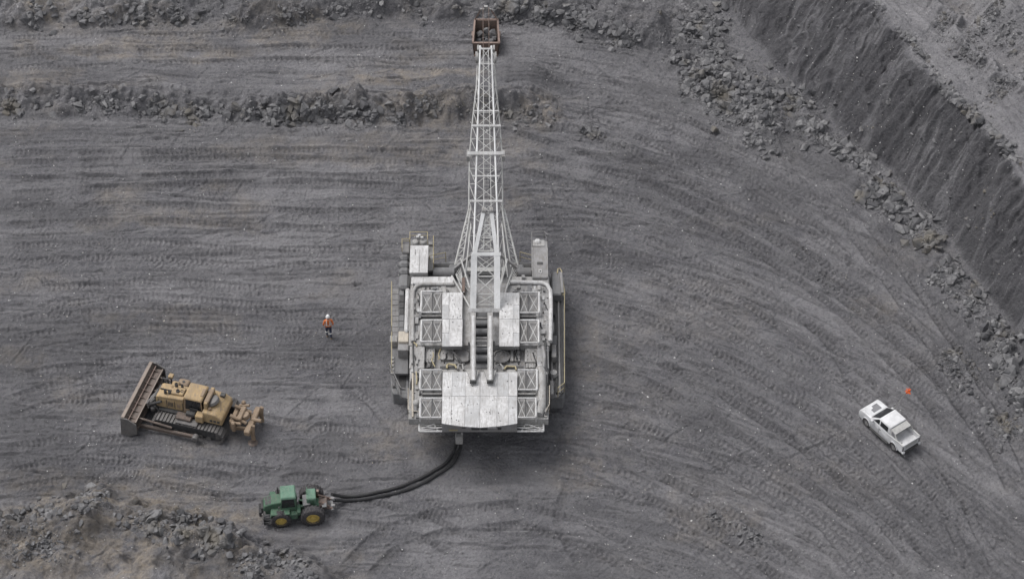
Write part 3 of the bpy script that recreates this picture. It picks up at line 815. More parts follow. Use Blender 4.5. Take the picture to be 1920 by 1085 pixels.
WHERE = [
    'step in the long rubble row left of the boom', 'step among the larger rocks midway along the low step', 'step in the rubble row right behind the boom lattice',
    'top in the rubble heap at the top left corner', 'top in the thin rubble row left of the bucket', 'top in the rubble heap right of the bucket',
    'toe in the widest rock pile, below the dark highwall', 'toe along the lower edge of the widest rock pile', 'toe at the narrow lower end of the upper right rock pile',
    'toe in the cluster around the largest boulder at the highwall foot', 'toe along the highwall foot below the largest boulder', 'toe in the rock pile at the right edge, above the pickup',
    'floor in the loose stones right of the orange flag', 'floor in the small patch below the upper right pile', 'floor in the small patch right of the boom', 'floor in the small patch between dragline and highwall',
    'heap on the brownish heap at the left edge', 'heap in the rock cluster left of the green tractor', 'heap on the lowest part of the brownish heap at left', 'heap in the rubble below the green tractor',
    'floor in the small patch at the bottom, left of the pickup', 'crest on the crest of the highwall', 'crest on the far crest of the highwall at the top', 'wall on the dark highwall face', 'bench on the bench above the highwall', 'bench in the far corner of the bench above the highwall']
SIZE = lambda s: 'large boulder' if s > 0.8 else ('middling rock' if s > 0.58 else 'small rock')
GROUPS = {'step': 'rocks along the low step', 'top': 'rocks in the heap at the top', 'toe': 'rocks at the foot of the highwall', 'heap': 'rocks in the lower left heap', 'floor': 'loose rocks on the pit floor', 'crest': 'rocks on the highwall crest', 'wall': 'rocks on the highwall face', 'bench': 'rocks on the upper bench'}
def nearest_band(px, py, place):
    best = None
    for i, bnd in enumerate(BANDS):
        if bnd[5] != place: continue
        d = min(math.hypot(px - x, py - y) for x, y in bnd[0])
        if best is None or d < best[0]: best = (d, i)
    return WHERE[best[1]].split(' ', 1)[1]
UNIQUE = {0: 'largest boulder at the foot of the dark highwall, right of the rock pile', 14: 'rounded boulder at the lower right, just beside the highwall foot',
          22: 'big squarish boulder in the top heap, right of the bucket', 21: 'round boulder in the top heap, nearest to the bucket', 50: 'biggest grey boulder in the rock cluster left of the green tractor',
          39: 'big angular rock at the lower edge of the low step, left of the boom', 9: 'large rounded boulder at the highwall foot, top of the right rubble pile'}
cand = []
for pts, hw, cnt, s0, s1, place in BANDS:
    P = np.array(pts, float)
    seg = np.hypot(*np.diff(P, axis=0).T); cum = np.concatenate([[0], np.cumsum(seg)])
    # rocks gather in clumps along the band
    clumps = nr.uniform(0, cum[-1], max(3, int(cum[-1] / 28)))
    for _ in range(int(cnt * 1.35)):
        if nr.rand() < 0.74:
            s = np.clip(nr.choice(clumps) + nr.normal(0, 9), 0, cum[-1]); o = np.clip(nr.normal(0, 0.38), -1, 1) * hw
        else:
            s = nr.uniform(0, cum[-1]); o = np.clip(nr.normal(0, 0.55), -1.3, 1.3) * hw
        k = min(max(np.searchsorted(cum, s) - 1, 0), len(seg) - 1)
        t = (s - cum[k]) / seg[k]
        q = P[k] * (1 - t) + P[k + 1] * t
        d = (P[k + 1] - P[k]) / seg[k]
        size = s0 * 0.8 + (s1 * 1.15 - s0 * 0.8) * nr.rand() ** 5.5
        cand.append((q[0] - d[1] * o, q[1] + d[0] * o, size, place, None))
for i, (px, py, sp, place) in enumerate(BIG):
    cand.append((px, py, sp / 26.0, place, i))
# lone stones everywhere on the floor
for _ in range(900):
    cand.append((nr.uniform(-20, 1940), nr.uniform(-10, 1095), 0.08 + 0.22 * nr.rand() ** 6, 'floor', None))

def forbidden(p):
    for fx, fy, rx, ry, rz in FOOT:
        c_, s_ = math.cos(rz), math.sin(rz)
        u = (p.x - fx) * c_ + (p.y - fy) * s_; v = -(p.x - fx) * s_ + (p.y - fy) * c_
        if (u / rx) ** 2 + (v / ry) ** 2 < 0.9: return True
    return False
spots = []
for (px, py, size, place, uid), p in zip(cand, on_ground_all([c[0] for c in cand], [c[1] for c in cand])):
    if forbidden(p): continue
    spots.append((size if uid is None else size + 5, p, size, place, uid, px, py))
inview = lambda s: -5 < s[5] < 1925 and -5 < s[6] < 1090
spots.sort(key=lambda s: -(s[0] if inview(s) else 0))
NBIG = 300
def rot_rand(r):
    return Matrix.Rotation(r.uniform(0, 2 * PI), 3, 'Z') @ Matrix.Rotation(r.gauss(0, 0.5), 3, 'X') @ Matrix.Rotation(r.gauss(0, 0.5), 3, 'Y')
for s in spots[:NBIG]:
    _, p, size, place, uid, px, py = s
    o = bpy.data.objects.new('boulder' if size > 0.55 else 'rock', rnd.choice(ROCKS))
    COL.objects.link(o)
    o.rotation_euler = rot_rand(rnd).to_euler()
    o.scale = (size * rnd.uniform(0.9, 1.25), size * rnd.uniform(0.75, 1.05), size * rnd.uniform(0.8, 1.2))
    o.location = (p.x, p.y, p.z + size * rnd.uniform(-0.20, 0.10))
    lab, grp = SIZE(size) + ' ' + nearest_band(px, py, place), GROUPS[place]
    if uid in UNIQUE:
        tag(o, UNIQUE[uid], 'boulder')
    else:
        tag(o, lab, 'rock', grp)

def scatter(name, items, mat, label, cat):
    """thousands of stones in one mesh"""
    V = []; Fs = []; n = 0
    for p, size, k in items:
        v, f = ROCKV[k]
        Rm = np.array(rot_rand(rnd)) @ np.diag([size * rnd.uniform(0.85, 1.3), size * rnd.uniform(0.7, 1.05), size * rnd.uniform(0.7, 1.1)])
        V.append(v @ Rm.T + np.array((p.x, p.y, p.z + size * rnd.uniform(-0.25, 0.10))))
        Fs += [tuple(i + n for i in q) for q in f]
        n += len(v)
    me = bpy.data.meshes.new(name)
    me.from_pydata(np.concatenate(V).tolist(), [], Fs)
    me.materials.append(M[mat])
    o = bpy.data.objects.new(name, me)
    COL.objects.link(o)
    return tag(o, label, cat, kind='stuff')
scatter('rubble', [(s[1], s[2], rnd.randrange(18)) for s in spots[NBIG:]], 'rock', 'small broken grey rock strewn in rubble bands over the pit', 'rubble')
peb = [(q, 0.04 + 0.11 * rnd.random() ** 3.5, rnd.randrange(18)) for q in on_ground_all(nr.uniform(-30, 1950, 7500), nr.uniform(-20, 1105, 7500))]
scatter('pebbles', peb, 'pebble', 'fine pale pebbles scattered over the whole pit floor', 'pebbles')

# ------------------------------------------------------------------ dragline
dbase = at(900, 690, 0); dbase.z = 0
DRAG = thing('dragline', dbase, 0, 'huge pale grey walking dragline excavator with lattice boom, seen from above and behind', 'dragline')
OFF = Vector(dbase)
def rect(x0, y0, x1, y1, z):
    xm, ym = (x0 + x1) / 2, (y0 + y1) / 2
    return at(x0, ym, z).x, at(x1, ym, z).x, at(xm, y1, z).y, at(xm, y0, z).y
def dbox(name, x0, y0, x1, y1, zt, zb, mat, parent=DRAG, bevel=0.0, label=None):
    a, b, c, d = rect(x0, y0, x1, y1, zt)
    o = MB().bb(a, b, c, d, zb, zt).build(name, mat, parent, OFF, bevel)
    if label: o['label'] = label
    return o
def dmesh(mb, name, mat, parent=DRAG, **kw):
    return mb.build(name, mat, parent, OFF, **kw)

HX0, HX1, HY0, HY1 = rect(768, 518, 1029, 784, 3.6)
hcx, hcy = (HX0 + HX1) / 2, (HY0 + HY1) / 2
# undercarriage
dmesh(MB().lathe((hcx, hcy + 0.9, 0), (0, 0, 1), [(4.0, 0), (4.5, 0.12), (4.5, 0.85), (4.1, 1.1)], 40), 'base_tub', 'dark')
dmesh(MB().bb(HX0 + 0.5, HX1 - 0.5, HY0 + 3.0, HY1 + 0.9, 1.12, 2.2), 'revolving_frame', 'steel')
dmesh(MB().bb(HX0 + 0.15, HX1 - 0.15, HY0 + 2.7, HY1 - 0.1, 2.21, 2.88), 'house_wall', 'mid')
dmesh(MB().bb(HX0 + 0.08, HX1 - 0.08, HY0 + 0.5, HY1 - 0.08, 2.89, 2.99), 'house_floor', 'mid')
# roof slabs
for r in [(768, 534, 889, 647), (916, 534, 1031, 647), (767, 691, 1028, 785), (768, 648, 796, 690), (1007, 648, 1029, 690)]:
    dbox('roof_deck', *r, 3.6, 3.0, 'light' if r[0] < 900 else 'deck', bevel=0.03)
dbox('front_beam', 771, 517, 851, 532, 3.72, 2.9, 'roof', bevel=0.08)
dbox('front_beam', 957, 517, 1030, 532, 3.72, 2.9, 'light', bevel=0.08)
for k in range(60):     # bolted repair plates, faded to different greys
    z_ = rnd.choice([(770, 540, 788, 640), (1012, 545, 1026, 640), (769, 650, 786, 780), (1008, 650, 1024, 778), (790, 534, 848, 545), (960, 534, 1020, 545)])
    x, y = rnd.uniform(z_[0], z_[2]), rnd.uniform(z_[1], z_[3])
    dbox('repair_plate', x, y, min(x + rnd.uniform(3, 9), z_[2] + 2), min(y + rnd.uniform(3, 14), z_[3] + 3), 3.606 + 0.0035 * k, 3.6, rnd.choice(['light', 'deck', 'mid', 'roof_b', 'steel']))
# sheet joints on the slabs: raised cover strips
for x0, y0, x1, y1 in [(770, 545, 829, 546), (770, 592, 828, 593), (975, 592, 1029, 593), (778, 535, 779, 647), (1019, 535, 1020, 647), (781, 692, 782, 784), (1013, 692, 1014, 784), (786, 738, 828, 739), (971, 738, 1010, 739)]:
    dbox('seam_strip', x0, y0, x1, y1, 3.63, 3.6, 'mid')
# long hoods left and right of the mast
for x0, xm, x1 in ((829, 842, 867), (974, 962, 936)):
    a, b = min(x0, x1), max(x0, x1)
    h = dbox('roof_hood', a + 1, 549, b - 1, 647, 4.02, 3.6, 'mid')
    ys = [548, 572, 598, 624, 649]
    for k in range(4):
        dbox('roof_sheet', min(x0, xm) + 0.2, ys[k] + 0.3, max(x0, xm) - 0.2, ys[k + 1] - 0.3, 4.12, 4.03, ('roof', 'roof_b')[k % 2], h)
    for k in range(0, 4, 2):
        dbox('roof_sheet', min(xm, x1) + 0.2, ys[k] + 0.3, max(xm, x1) - 0.2, ys[k + 2] - 0.3, 4.09, 4.03, 'roof', h)
# large rear hood with shallow gable
RH = dbox('rear_hood', 830, 700, 969, 790, 3.85, 2.95, 'mid')
xs_ = [829, 847, 872, 900, 932, 953, 970]; ys_ = [697, 742, 799]
def zr(px): return 4.10 - 0.10 * abs(px - 900) / 71
def yrear(px): return 801 - 8 * (abs(px - 900) / 71) ** 1.6
for i in range(6):
    for j in range(2):
        m = MB(); V = []
        for dz in (0, -0.07):
            for (px, py) in ((xs_[i] + 0.25, ys_[j] + 0.25), (xs_[i + 1] - 0.25, ys_[j] + 0.25), (xs_[i + 1] - 0.25, ys_[j + 1] - 0.25), (xs_[i] + 0.25, ys_[j + 1] - 0.25)):
                z = zr(px)
                ym = 748
                yy = yrear(px) if py > 790 else py
                V.append(Vector((at(px, ym, z).x, at(900, yy, z).y, z + dz + 0.004 * ((i * 3 + j * 5) % 4))))
        m.add(V, [(0, 1, 2, 3), (7, 6, 5, 4), (0, 4, 5, 1), (1, 5, 6, 2), (2, 6, 7, 3), (3, 7, 4, 0)])
        dmesh(m, 'roof_sheet', ('roof', 'roof', 'roof_b')[(i * 2 + j) % 3], RH)
a, b, c, d = rect(829, 697, 970, 791, 4.05)
ry = c                                          # rear face of the hood
dmesh(MB().bb(a + 0.02, b - 0.02, ry + 0.02, ry + 0.14, 3.05, 3.86), 'rear_fascia', 'mid', RH)
for x0, x1, z0, z1, mt in [(866, 873, 3.45, 3.62, 'dark'), (884, 899, 3.28, 3.45, 'dark'), (901, 914, 3.28, 3.45, 'dark'), (915, 931, 3.48, 3.62, 'roof'), (875, 883, 3.5, 3.62, 'roof'), (842, 858, 3.2, 3.32, 'rail'), (933, 940, 3.3, 3.5, 'dark')]:
    dmesh(MB().bb(at(x0, 805, 3.4).x, at(x1, 805, 3.4).x, ry - 0.02, ry + 0.017, z0, z1), 'fascia_panel', mt, RH)
# hatches: open frames with cross bracing on the roof
def hatch(x0, y0, x1, y1, outer):
    h = dbox('roof_hatch', x0, y0, x1, y1, 3.68, 3.6, 'mid')
    a, b, c, d = rect(x0, y0, x1, y1, 4.0)
    xo = a if outer < 0 else b; xm = a + (b - a) * (0.55 if outer < 0 else 0.42)
    zt = 4.0
    for p0, p1, r in [((xo, c, zt), (xo, d, zt), 0.075), ((a, c, zt), (b, c, zt), 0.065), ((a, d, zt), (b, d, zt), 0.065)]:
        dmesh(MB().tube(p0, p1, r), 'frame_bar', 'roof', h)
    dmesh(MB().beam((xm, c, 3.95), (xm, d, 3.95), 0.07, 0.1), 'mid_bar', 'dark', h)
    for q in (c, d):
        dmesh(MB().tube((xo, q, 3.62), (xo, q, zt), 0.055), 'post', 'roof', h)
    for p0, p1 in [((a, c), (xm, d)), ((xm, c), (a, d)), ((xm, c), (b, d)), ((b, c), (xm, d))]:
        dmesh(MB().tube((p0[0], p0[1], 3.93), (p1[0], p1[1], 3.93), 0.026, 5), 'brace', 'lattice', h)
for q in [(790, 546, 828, 585, -1), (790, 600, 828, 640, -1), (975, 548, 1011, 586, 1), (975, 600, 1010, 642, 1), (788, 693, 828, 730, -1), (788, 746, 828, 782, -1), (971, 693, 1007, 730, 1), (971, 746, 1005, 782, 1)]:
    hatch(*q)
for x0, y0, x1, y1 in [(790, 587, 828, 597, ), (975, 588, 1005, 597), (792, 732, 828, 744), (971, 732, 1004, 744)]:
    s = dbox('vent_slot', x0, y0, x1, y1, 3.63, 3.58, 'dark')
    a, b, c, d = rect(x0, y0, x1, y1, 3.75)
    dmesh(MB().tube((a, (c + d) / 2, 3.74), (b, (c + d) / 2, 3.74), 0.07), 'pipe', 'light', s)
# centre well with winches, flanked by the two back struts of the mast
a, b, c, d = rect(890, 585, 915, 690, 3.05)
WELL = dmesh(MB().bb(a, b, c, d, 3.0, 3.05), 'winch_well', 'steel')
for py in (606, 622, 655, 672):
    p0 = at(891, py, 3.3); p1 = at(914, py, 3.3)
    dmesh(MB().tube(p0, p1, 0.24, 14), 'winch_drum', 'steel', WELL)
for py in (633, 639, 648, 596):
    p0 = at(893, py, 3.62); p1 = at(913, py, 3.62)
    dmesh(MB().beam(p0, p1, 0.1, 0.06), 'rung', 'light', WELL)
for x in (887, 919):
    st = dmesh(MB().beam(at(x, 714, 4.42), at(x, 588, 4.52), 0.36, 0.26), 'back_strut', 'light')
    dmesh(MB().beam(at(x, 712, 4.60), at(x, 592, 4.68), 0.20, 0.06), 'cover_plate', 'roof', st)
    q = at(x, 705, 4.3)
    dmesh(MB().prism([(q.x - 0.42, q.y + 0.5), (q.x - 0.20, q.y - 0.35), (q.x + 0.20, q.y - 0.35), (q.x + 0.42, q.y + 0.5)], 'z', 4.22, 4.36), 'strut_foot', 'light', st)
    p = at(x, 716, 4.3)
    dmesh(MB().tube(p + Vector((-0.22, 0, 0)), p + Vector((0.22, 0, 0)), 0.12, 10), 'pin', 'dark', st)
# machinery floor between hoods and rear hood
for x0, y0, x1, y1, zt, mt in [(798, 651, 815, 678, 3.30, 'light'), (826, 649, 850, 673, 3.22, 'light'), (984, 652, 1007, 678, 3.30, 'light'), (957, 651, 963, 676, 3.2, 'light'), (965, 650, 975, 676, 3.15, 'light'),
                               (852, 655, 872, 682, 3.12, 'mid'), (928, 652, 952, 680, 3.12, 'mid'), (800, 680, 812, 689, 3.2, 'mid'), (986, 680, 1004, 689, 3.2, 'light')]:
    pl = dbox('machinery_plate', x0, y0, x1, y1, zt, 3.0, mt, bevel=0.02)
    for ii in range(3):
        for jj in range(3):
            if rnd.random() < 0.75 and x1 - x0 > 8 and zt > 3.12:
                u = x0 + (x1 - x0) * (0.2 + 0.3 * ii); v = y0 + (y1 - y0) * (0.2 + 0.3 * jj)
                dbox('bolt_hole', u, v, u + 1.6, v + 1.8, zt + 0.012, zt - 0.02, 'dark', pl)
for cx, cy, r in [(868, 664, 0.62), (940, 666, 0.6)]:
    p = at(cx, cy, 3.3)
    dmesh(MB().lathe((p.x, p.y, 3.13), (0, 0, 1), [(r, 0), (r, 0.12), (r * 0.8, 0.16), (r * 0.78, 0.05), (0.1, 0.05)], 24), 'gear_case', 'mid')
for pts, mt in [([(838, 690), (838, 684), (842, 682), (853, 684), (856, 690)], 'rail'), ([(858, 692), (860, 683), (867, 683), (869, 693)], 'light'), ([(930, 693), (932, 684), (938, 682), (942, 687), (944, 693)], 'light'), ([(945, 692), (950, 686), (966, 687), (968, 693)], 'rail'), ([(879, 642), (881, 655), (880, 676)], 'dark'), ([(926, 640), (924, 655), (925, 690)], 'dark'), ([(850, 660), (857, 668), (866, 680)], 'dark')]:
    dmesh(MB().path([at(x, y, 3.75) for x, y in pts], 0.07, 6), 'pipe', mt, smooth=True)
for x0, x1 in ((825, 856), (947, 982)):
    dbox('cable_trench', x0, 686, x1, 692, 3.615, 3.5, 'dark')
# perimeter ducts
def dpath(name, pts, z, r, mat, n=10):
    P = [at(x, y, z) for x, y in pts]
    return dmesh(MB().path(P, r, n), name, mat, smooth=True)
dpath('perimeter_duct', [(774, 640), (774, 560), (775, 546), (780, 537), (790, 533), (851, 533)], 3.72, 0.13, 'light')
dpath('perimeter_duct', [(957, 529), (1015, 530), (1026, 534), (1032, 545), (1033, 570), (1032, 640)], 3.72, 0.15, 'roof')
dpath('roof_duct', [(1012, 690), (1016, 700), (1016, 760), (1010, 778)], 3.75, 0.30, 'light', 12)
dpath('roof_pipe', [(1022, 640), (1024, 690), (1024, 778)], 3.7, 0.09, 'dark')
dpath('roof_pipe', [(1018, 650), (1021, 668), (1019, 690)], 3.7, 0.12, 'mid')
dpath('roof_pipe', [(774, 700), (774, 782)], 3.68, 0.07, 'cream')
dpath('roof_pipe', [(776, 530), (774, 648), (776, 700)], 3.66, 0.05, 'dark')
for x, y in [(781, 755), (1009, 752)]:
    p = at(x, y, 3.8)
    dmesh(MB().lathe((p.x, p.y, 3.6), (0, 0, 1), [(0.26, 0), (0.26, 0.25), (0.18, 0.38), (0.05, 0.42)], 14), 'vent_cap', 'light', smooth=True)
dbox('side_duct', 759, 538, 768, 620, 3.5, 2.4, 'roof', bevel=0.12)
# small fittings over the roof
for k in range(46):
    x, y = rnd.choice([(rnd.uniform(771, 788), rnd.uniform(540, 645)), (rnd.uniform(1012, 1027), rnd.uniform(545, 640)), (rnd.uniform(770, 786), rnd.uniform(650, 778)), (rnd.uniform(1008, 1026), rnd.uniform(650, 770)), (rnd.uniform(775, 850), rnd.uniform(534, 545)), (rnd.uniform(960, 1025), rnd.uniform(534, 545))])
    w = rnd.uniform(1.0, 3.4)
    dbox('roof_fitting', x, y, x + w, y + rnd.uniform(1, 4), 3.62 + rnd.uniform(0.02, 0.2), 3.6, rnd.choice(['dark', 'steel', 'mid', 'light']))
for k in range(26):
    x0, y0 = rnd.uniform(832, 962), rnd.uniform(702, 790)
    dbox('bolt_head', x0, y0, x0 + 1.3, y0 + 1.3, zr(x0) + 0.035, zr(x0) - 0.05, 'dark', RH)
for k in range(18):
    x0 = rnd.choice([rnd.uniform(845, 864), rnd.uniform(940, 958)]); y0 = rnd.uniform(552, 644)
    dbox('bolt_head', x0, y0, x0 + 1.3, y0 + 1.4, 4.115, 4.05, 'dark')
for k in range(22):
    x0, y0 = rnd.choice([(rnd.uniform(771, 786), rnd.uniform(545, 770)), (rnd.uniform(1009, 1027), rnd.uniform(550, 770)), (rnd.uniform(800, 870), rnd.uniform(650, 688)), (rnd.uniform(930, 1000), rnd.uniform(650, 688))])
    z_ = 3.66 if (x0 < 788 or x0 > 1008) else 3.3
    q = [(x0, y0)]
    for j in range(4): q.append((q[-1][0] + rnd.uniform(-4, 4), q[-1][1] + rnd.uniform(1, 9)))
    q = [(min(max(a_, 770), 1028), min(b_, 780 if z_ > 3.5 else 689)) for a_, b_ in q]
    dpath('deck_hose', q, z_, rnd.uniform(0.035, 0.06), rnd.choice(['dark', 'hose', 'rail', 'mid']), 5)
# rear gallery under the hood ends
RGZ = 3.05
gal = []
for x0, x1 in ((786, 829), (970, 1019)):
    s = 1 if x0 < 900 else -1
    xo = x0 if s > 0 else x1; xi_ = x1 if s > 0 else x0
    G = dmesh(MB().tube(at(xo, 808, RGZ), at(xi_, 808, RGZ), 0.075), 'rear_gallery', 'roof')
    for p0, p1, r, mt in [((xo, 784, 3.1), (xo, 808, RGZ), 0.07, 'roof'), ((xo, 805, RGZ), (xi_, 789, 3.1), 0.06, 'roof'), ((xo, 800, RGZ), (xi_, 801, RGZ), 0.05, 'lattice'), ((xo, 796, RGZ), (xi_, 797, RGZ), 0.035, 'lattice'), ((xi_ - s * 20, 787, 3.1), (xi_ - s * 8, 807, RGZ), 0.045, 'lattice'), ((xo, 806, 3.0), (xi_, 801, 3.2), 0.04, 'roof')]:
        dmesh(MB().tube(at(*p0), at(*p1), r), 'gallery_bar', mt, G)
    hz = [at(xo + s * t, 788 + 7 * math.sin(t / 30 * PI * 0.5), 3.0) for t in range(4, 30, 3)]
    dmesh(MB().path(hz, 0.05, 6), 'hose', 'rail', G, smooth=True)
    dbox('gallery_deck', min(x0, x1) + 2, 788, max(x0, x1) - 2, 800, 2.75, 2.65, 'mid', G)
# cable entry under the tail
CE_ = dbox('cable_entry', 854, 812, 868, 820, 2.2, 1.5, 'light', bevel=0.04)
dmesh(MB().beam(at(866, 812, 2.3), at(866.5, 829, 0.9), 0.12, 0.12), 'guide_arm', 'roof', CE_)
dmesh(MB().beam(at(855, 812, 2.3), at(855, 822, 1.4), 0.10, 0.10), 'guide_arm', 'light', CE_)

# handrails
def rail(pts, z, mat='rail', h=0.95, parent=DRAG, r=0.028):
    P = [at(x, y, z) for x, y in pts]
    m = MB()
    for p, q in zip(P, P[1:]):
        up = Vector((0, 0, h))
        m.tube(p + up, q + up, r, 5); m.tube(p + up * 0.5, q + up * 0.5, r * 0.8, 5)
        k = max(1, int((q - p).length / 1.1))
        for i in range(k + 1):
            b = p.lerp(q, i / k)
            m.tube(b, b + up, r, 5)
    return dmesh(m, 'handrail', mat, parent)
# left side deck and shoe
LD = dmesh(MB().prism([(p.x, p.y) for p in [at(x, y, 2.2) for x, y in [(735, 540), (766, 540), (766, 700), (733, 700)]]], 'z', 2.05, 2.2), 'side_deck', 'steel')
for k in range(9):
    dbox('deck_plank', 736, 542 + k * 10.2, 747, 551 + k * 10.2, 2.23, 2.19, 'mid', LD)
for k in range(7):
    dbox('deck_plank', 749, 542 + k * 12, 757, 553 + k * 12, 2.5, 2.3, rnd.choice(['steel', 'dark']), LD)
dbox('equipment_box', 747, 620, 766, 640, 3.3, 2.2, 'cream', bevel=0.04)
dbox('equipment_box', 746, 639, 766, 656, 3.1, 2.2, 'mid', bevel=0.04)
dbox('equipment_box', 731, 628, 745, 640, 2.8, 2.2, 'light', bevel=0.04)
dbox('grating', 738, 663, 765, 700, 2.28, 2.2, 'steel')
for k in range(5):
    dbox('step_tread', 733, 668 + k * 7, 739, 672 + k * 7, 2.34, 2.22, 'light')
dmesh(MB().prism([(p.x, p.y) for p in [at(x, y, 1.7) for x, y in [(731, 698), (766, 698), (766, 747), (752, 744)]]], 'z', 1.5, 1.7), 'side_deck', 'steel')
dbox('deck_opening', 748, 704, 761, 731, 1.715, 1.6, 'dark')
rail([(731, 700), (752, 744), (766, 747)], 1.7, 'mid')
rail([(735, 700), (735, 640)], 2.2); rail([(735, 545), (735, 628)], 2.2)
rail([(766, 745), (766, 785), (790, 790)], 3.0, 'cream')
def shoe(x0, x1, y0, y1, lab):
    z = 1.15
    q = [(x0 + 4, y0), (x1 - 4, y0), (x1, y0 + 14), (x1, y1 - 14), (x1 - 4, y1), (x0 + 4, y1), (x0, y1 - 14), (x0, y0 + 14)]
    s = dmesh(MB().prism([(p.x, p.y) for p in [at(a_, b_, z) for a_, b_ in q]], 'z', 0.02, z), 'walking_shoe', 'steel', bevel=0.06)
    for k in range(10):
        y = y0 + 16 + k * (y1 - y0 - 32) / 9
        dbox('rib', x0 + 3, y, x1 - 3, y + 3, z + 0.12, z, 'dark', s)
shoe(733, 768, 572, 738, ''); shoe(1028, 1060, 572, 745, '')
# right side deck
RD = dmesh(MB().prism([(p.x, p.y) for p in [at(x, y, 2.2) for x, y in [(1030, 520), (1058, 520), (1058, 732), (1046, 744), (1029, 744)]]], 'z', 2.05, 2.2), 'side_deck', 'steel')
dbox('deck_cover', 1034, 508, 1054, 552, 3.05, 2.2, 'steel', bevel=0.08)
dpath('cover_rail', [(1045, 512), (1046, 504), (1050, 503), (1053, 508), (1057, 540), (1059, 550), (1055, 553)], 3.1, 0.045, 'rail', 6)
dpath('cover_duct', [(1052, 512), (1055, 550)], 3.1, 0.12, 'mid')
for x0, x1, mt in ((1033, 1036, 'mid'), (1041, 1044, 'dark'), (1047, 1050, 'mid'), (1053, 1055, 'dark')):
    dbox('deck_beam', x0, 556, x1, 735, 2.4, 2.19, mt, RD)
for x0, y0, x1, y1, zt, mt in [(1033, 603, 1039, 620, 2.9, 'light'), (1034, 645, 1043, 669, 2.9, 'mid'), (1032, 628, 1044, 645, 2.6, 'steel'), (1031, 712, 1038, 738, 2.7, 'mid'), (1033, 560, 1042, 590, 2.45, 'dark')]:
    dbox('equipment_box', x0, y0, x1, y1, zt, 2.2, mt, bevel=0.04)
p = at(1038, 697, 2.7)
dmesh(MB().lathe((p.x, p.y, 2.2), (0, 0, 1), [(0.26, 0), (0.28, 0.3), (0.24, 0.5), (0.12, 0.55)], 16), 'pump', 'light', smooth=True)
rail([(1058, 560), (1058, 735), (1046, 744)], 2.2)
rail([(1030, 740), (1030, 775), (1024, 786)], 3.0, 'cream')
# front deck
FD = dmesh(MB().prism([(p.x, p.y) for p in [at(x, y, 2.4) for x, y in [(768, 512), (806, 497), (860, 487), (965, 487), (1000, 497), (1034, 520), (1034, 550), (766, 550)]]], 'z', 2.1, 2.4), 'front_deck', 'steel')
for xa, xb in ((812, 852), (970, 998)):
    dmesh(MB().tube(at(xa, 512, 2.75), at(xb, 512, 2.75), 0.42, 16), 'winch_barrel', 'steel', FD, smooth=True)
    dmesh(MB().tube(at(xa, 500, 2.6), at(xb, 500, 2.6), 0.22, 12), 'roller', 'dark', FD, smooth=True)
dbox('rusty_guard', 866, 520, 872, 546, 3.95, 3.3, 'rusty')
rail([(806, 497), (836, 491)], 2.4, 'rail'); rail([(975, 490), (1000, 497)], 2.4, 'rail')
# operator cab, left
CAB = dbox('operator_cab', 769, 463, 802, 512, 3.95, 2.0, 'light', bevel=0.04)
dbox('cab_roof', 768.5, 460, 802.5, 511, 4.03, 3.96, 'roof', CAB)
dbox('roof_strip', 786, 468, 787, 508, 4.05, 4.03, 'mid', CAB)
for k in range(4):
    dbox('vent_hole', 778, 468 + 2.6 * k, 779.6, 469.4 + 2.6 * k, 4.045, 4.0, 'dark', CAB)
for x in (779, 793):
    p = at(x, 456, 3.6)
    dmesh(MB().lathe((p.x, p.y, 2.2), (0, 0, 1), [(0.27, 0), (0.27, 1.5), (0.2, 1.62), (0.06, 1.66)], 16), 'tank', 'light', CAB, smooth=True)
dbox('cab_front_deck', 768, 449, 803, 461, 2.9, 2.6, 'steel', CAB)
rail([(769, 462), (769, 448), (802, 448), (802, 462)], 3.3, 'rail', 0.7)
for x, y in ((783, 444), (791, 445), (786, 441)):
    dmesh(MB().tube(at(x, y + 8, 3.4), at(x, y, 4.0), 0.06), 'lamp_arm', 'roof', CAB)
    dmesh(MB().box(at(x, y, 4.05), (0.2, 0.14, 0.1)), 'flood_lamp', 'roof', CAB)
dbox('cab_walkway', 803, 459, 813, 507, 3.0, 2.85, 'light')
rail([(813, 455), (813, 506)], 3.0, 'rail', 0.7)
dbox('cab_side_plate', 804, 453, 811, 458, 3.2, 2.9, 'light')
dbox('cab_side_house', 754, 456, 768, 473, 3.2, 2.1, 'mid', bevel=0.06)
for k, (y0, y1, zt) in enumerate([(473, 484, 3.05), (485, 497, 2.95), (498, 510, 2.9), (511, 538, 2.85)]):
    dbox('exhaust_casing', 748 + (2 if k == 0 else 0), y0, 768, y1, zt, 2.1, 'steel', bevel=0.18)
rail([(754, 472), (754, 455), (768, 455)], 3.2, 'rail', 0.4)
# right cabin
RC = dbox('electrical_cabin', 998, 451, 1027, 520, 3.95, 2.0, 'mid', bevel=0.04)
dbox('cabin_cap', 999, 450, 1021, 461, 4.02, 3.95, 'light', RC)
dbox('cabin_edge', 998, 464, 999, 519, 4.0, 3.95, 'light', RC); dbox('cabin_edge', 1026, 464, 1027, 519, 4.0, 3.95, 'light', RC)
dbox('cabin_hatch', 1010, 505, 1016, 511, 4.0, 3.95, 'roof', RC); dbox('hatch_glass', 1011.5, 506.5, 1014.5, 509.5, 4.012, 3.98, 'dark', RC)
dbox('cabin_recess', 1007, 491, 1018, 496, 3.965, 3.9, 'dark', RC)
p = at(1008, 451, 4.1); dmesh(MB().lathe((p.x, p.y, 3.95), (0, 0, 1), [(0.22, 0), (0.22, 0.12), (0.12, 0.2)], 12), 'lamp_dome', 'roof', RC)
rail([(997, 520), (997, 448), (1020, 447), (1027, 453)], 3.3, 'mid', 0.7)
dbox('front_plate', 978, 515, 984, 520, 3.95, 3.6, 'mid')

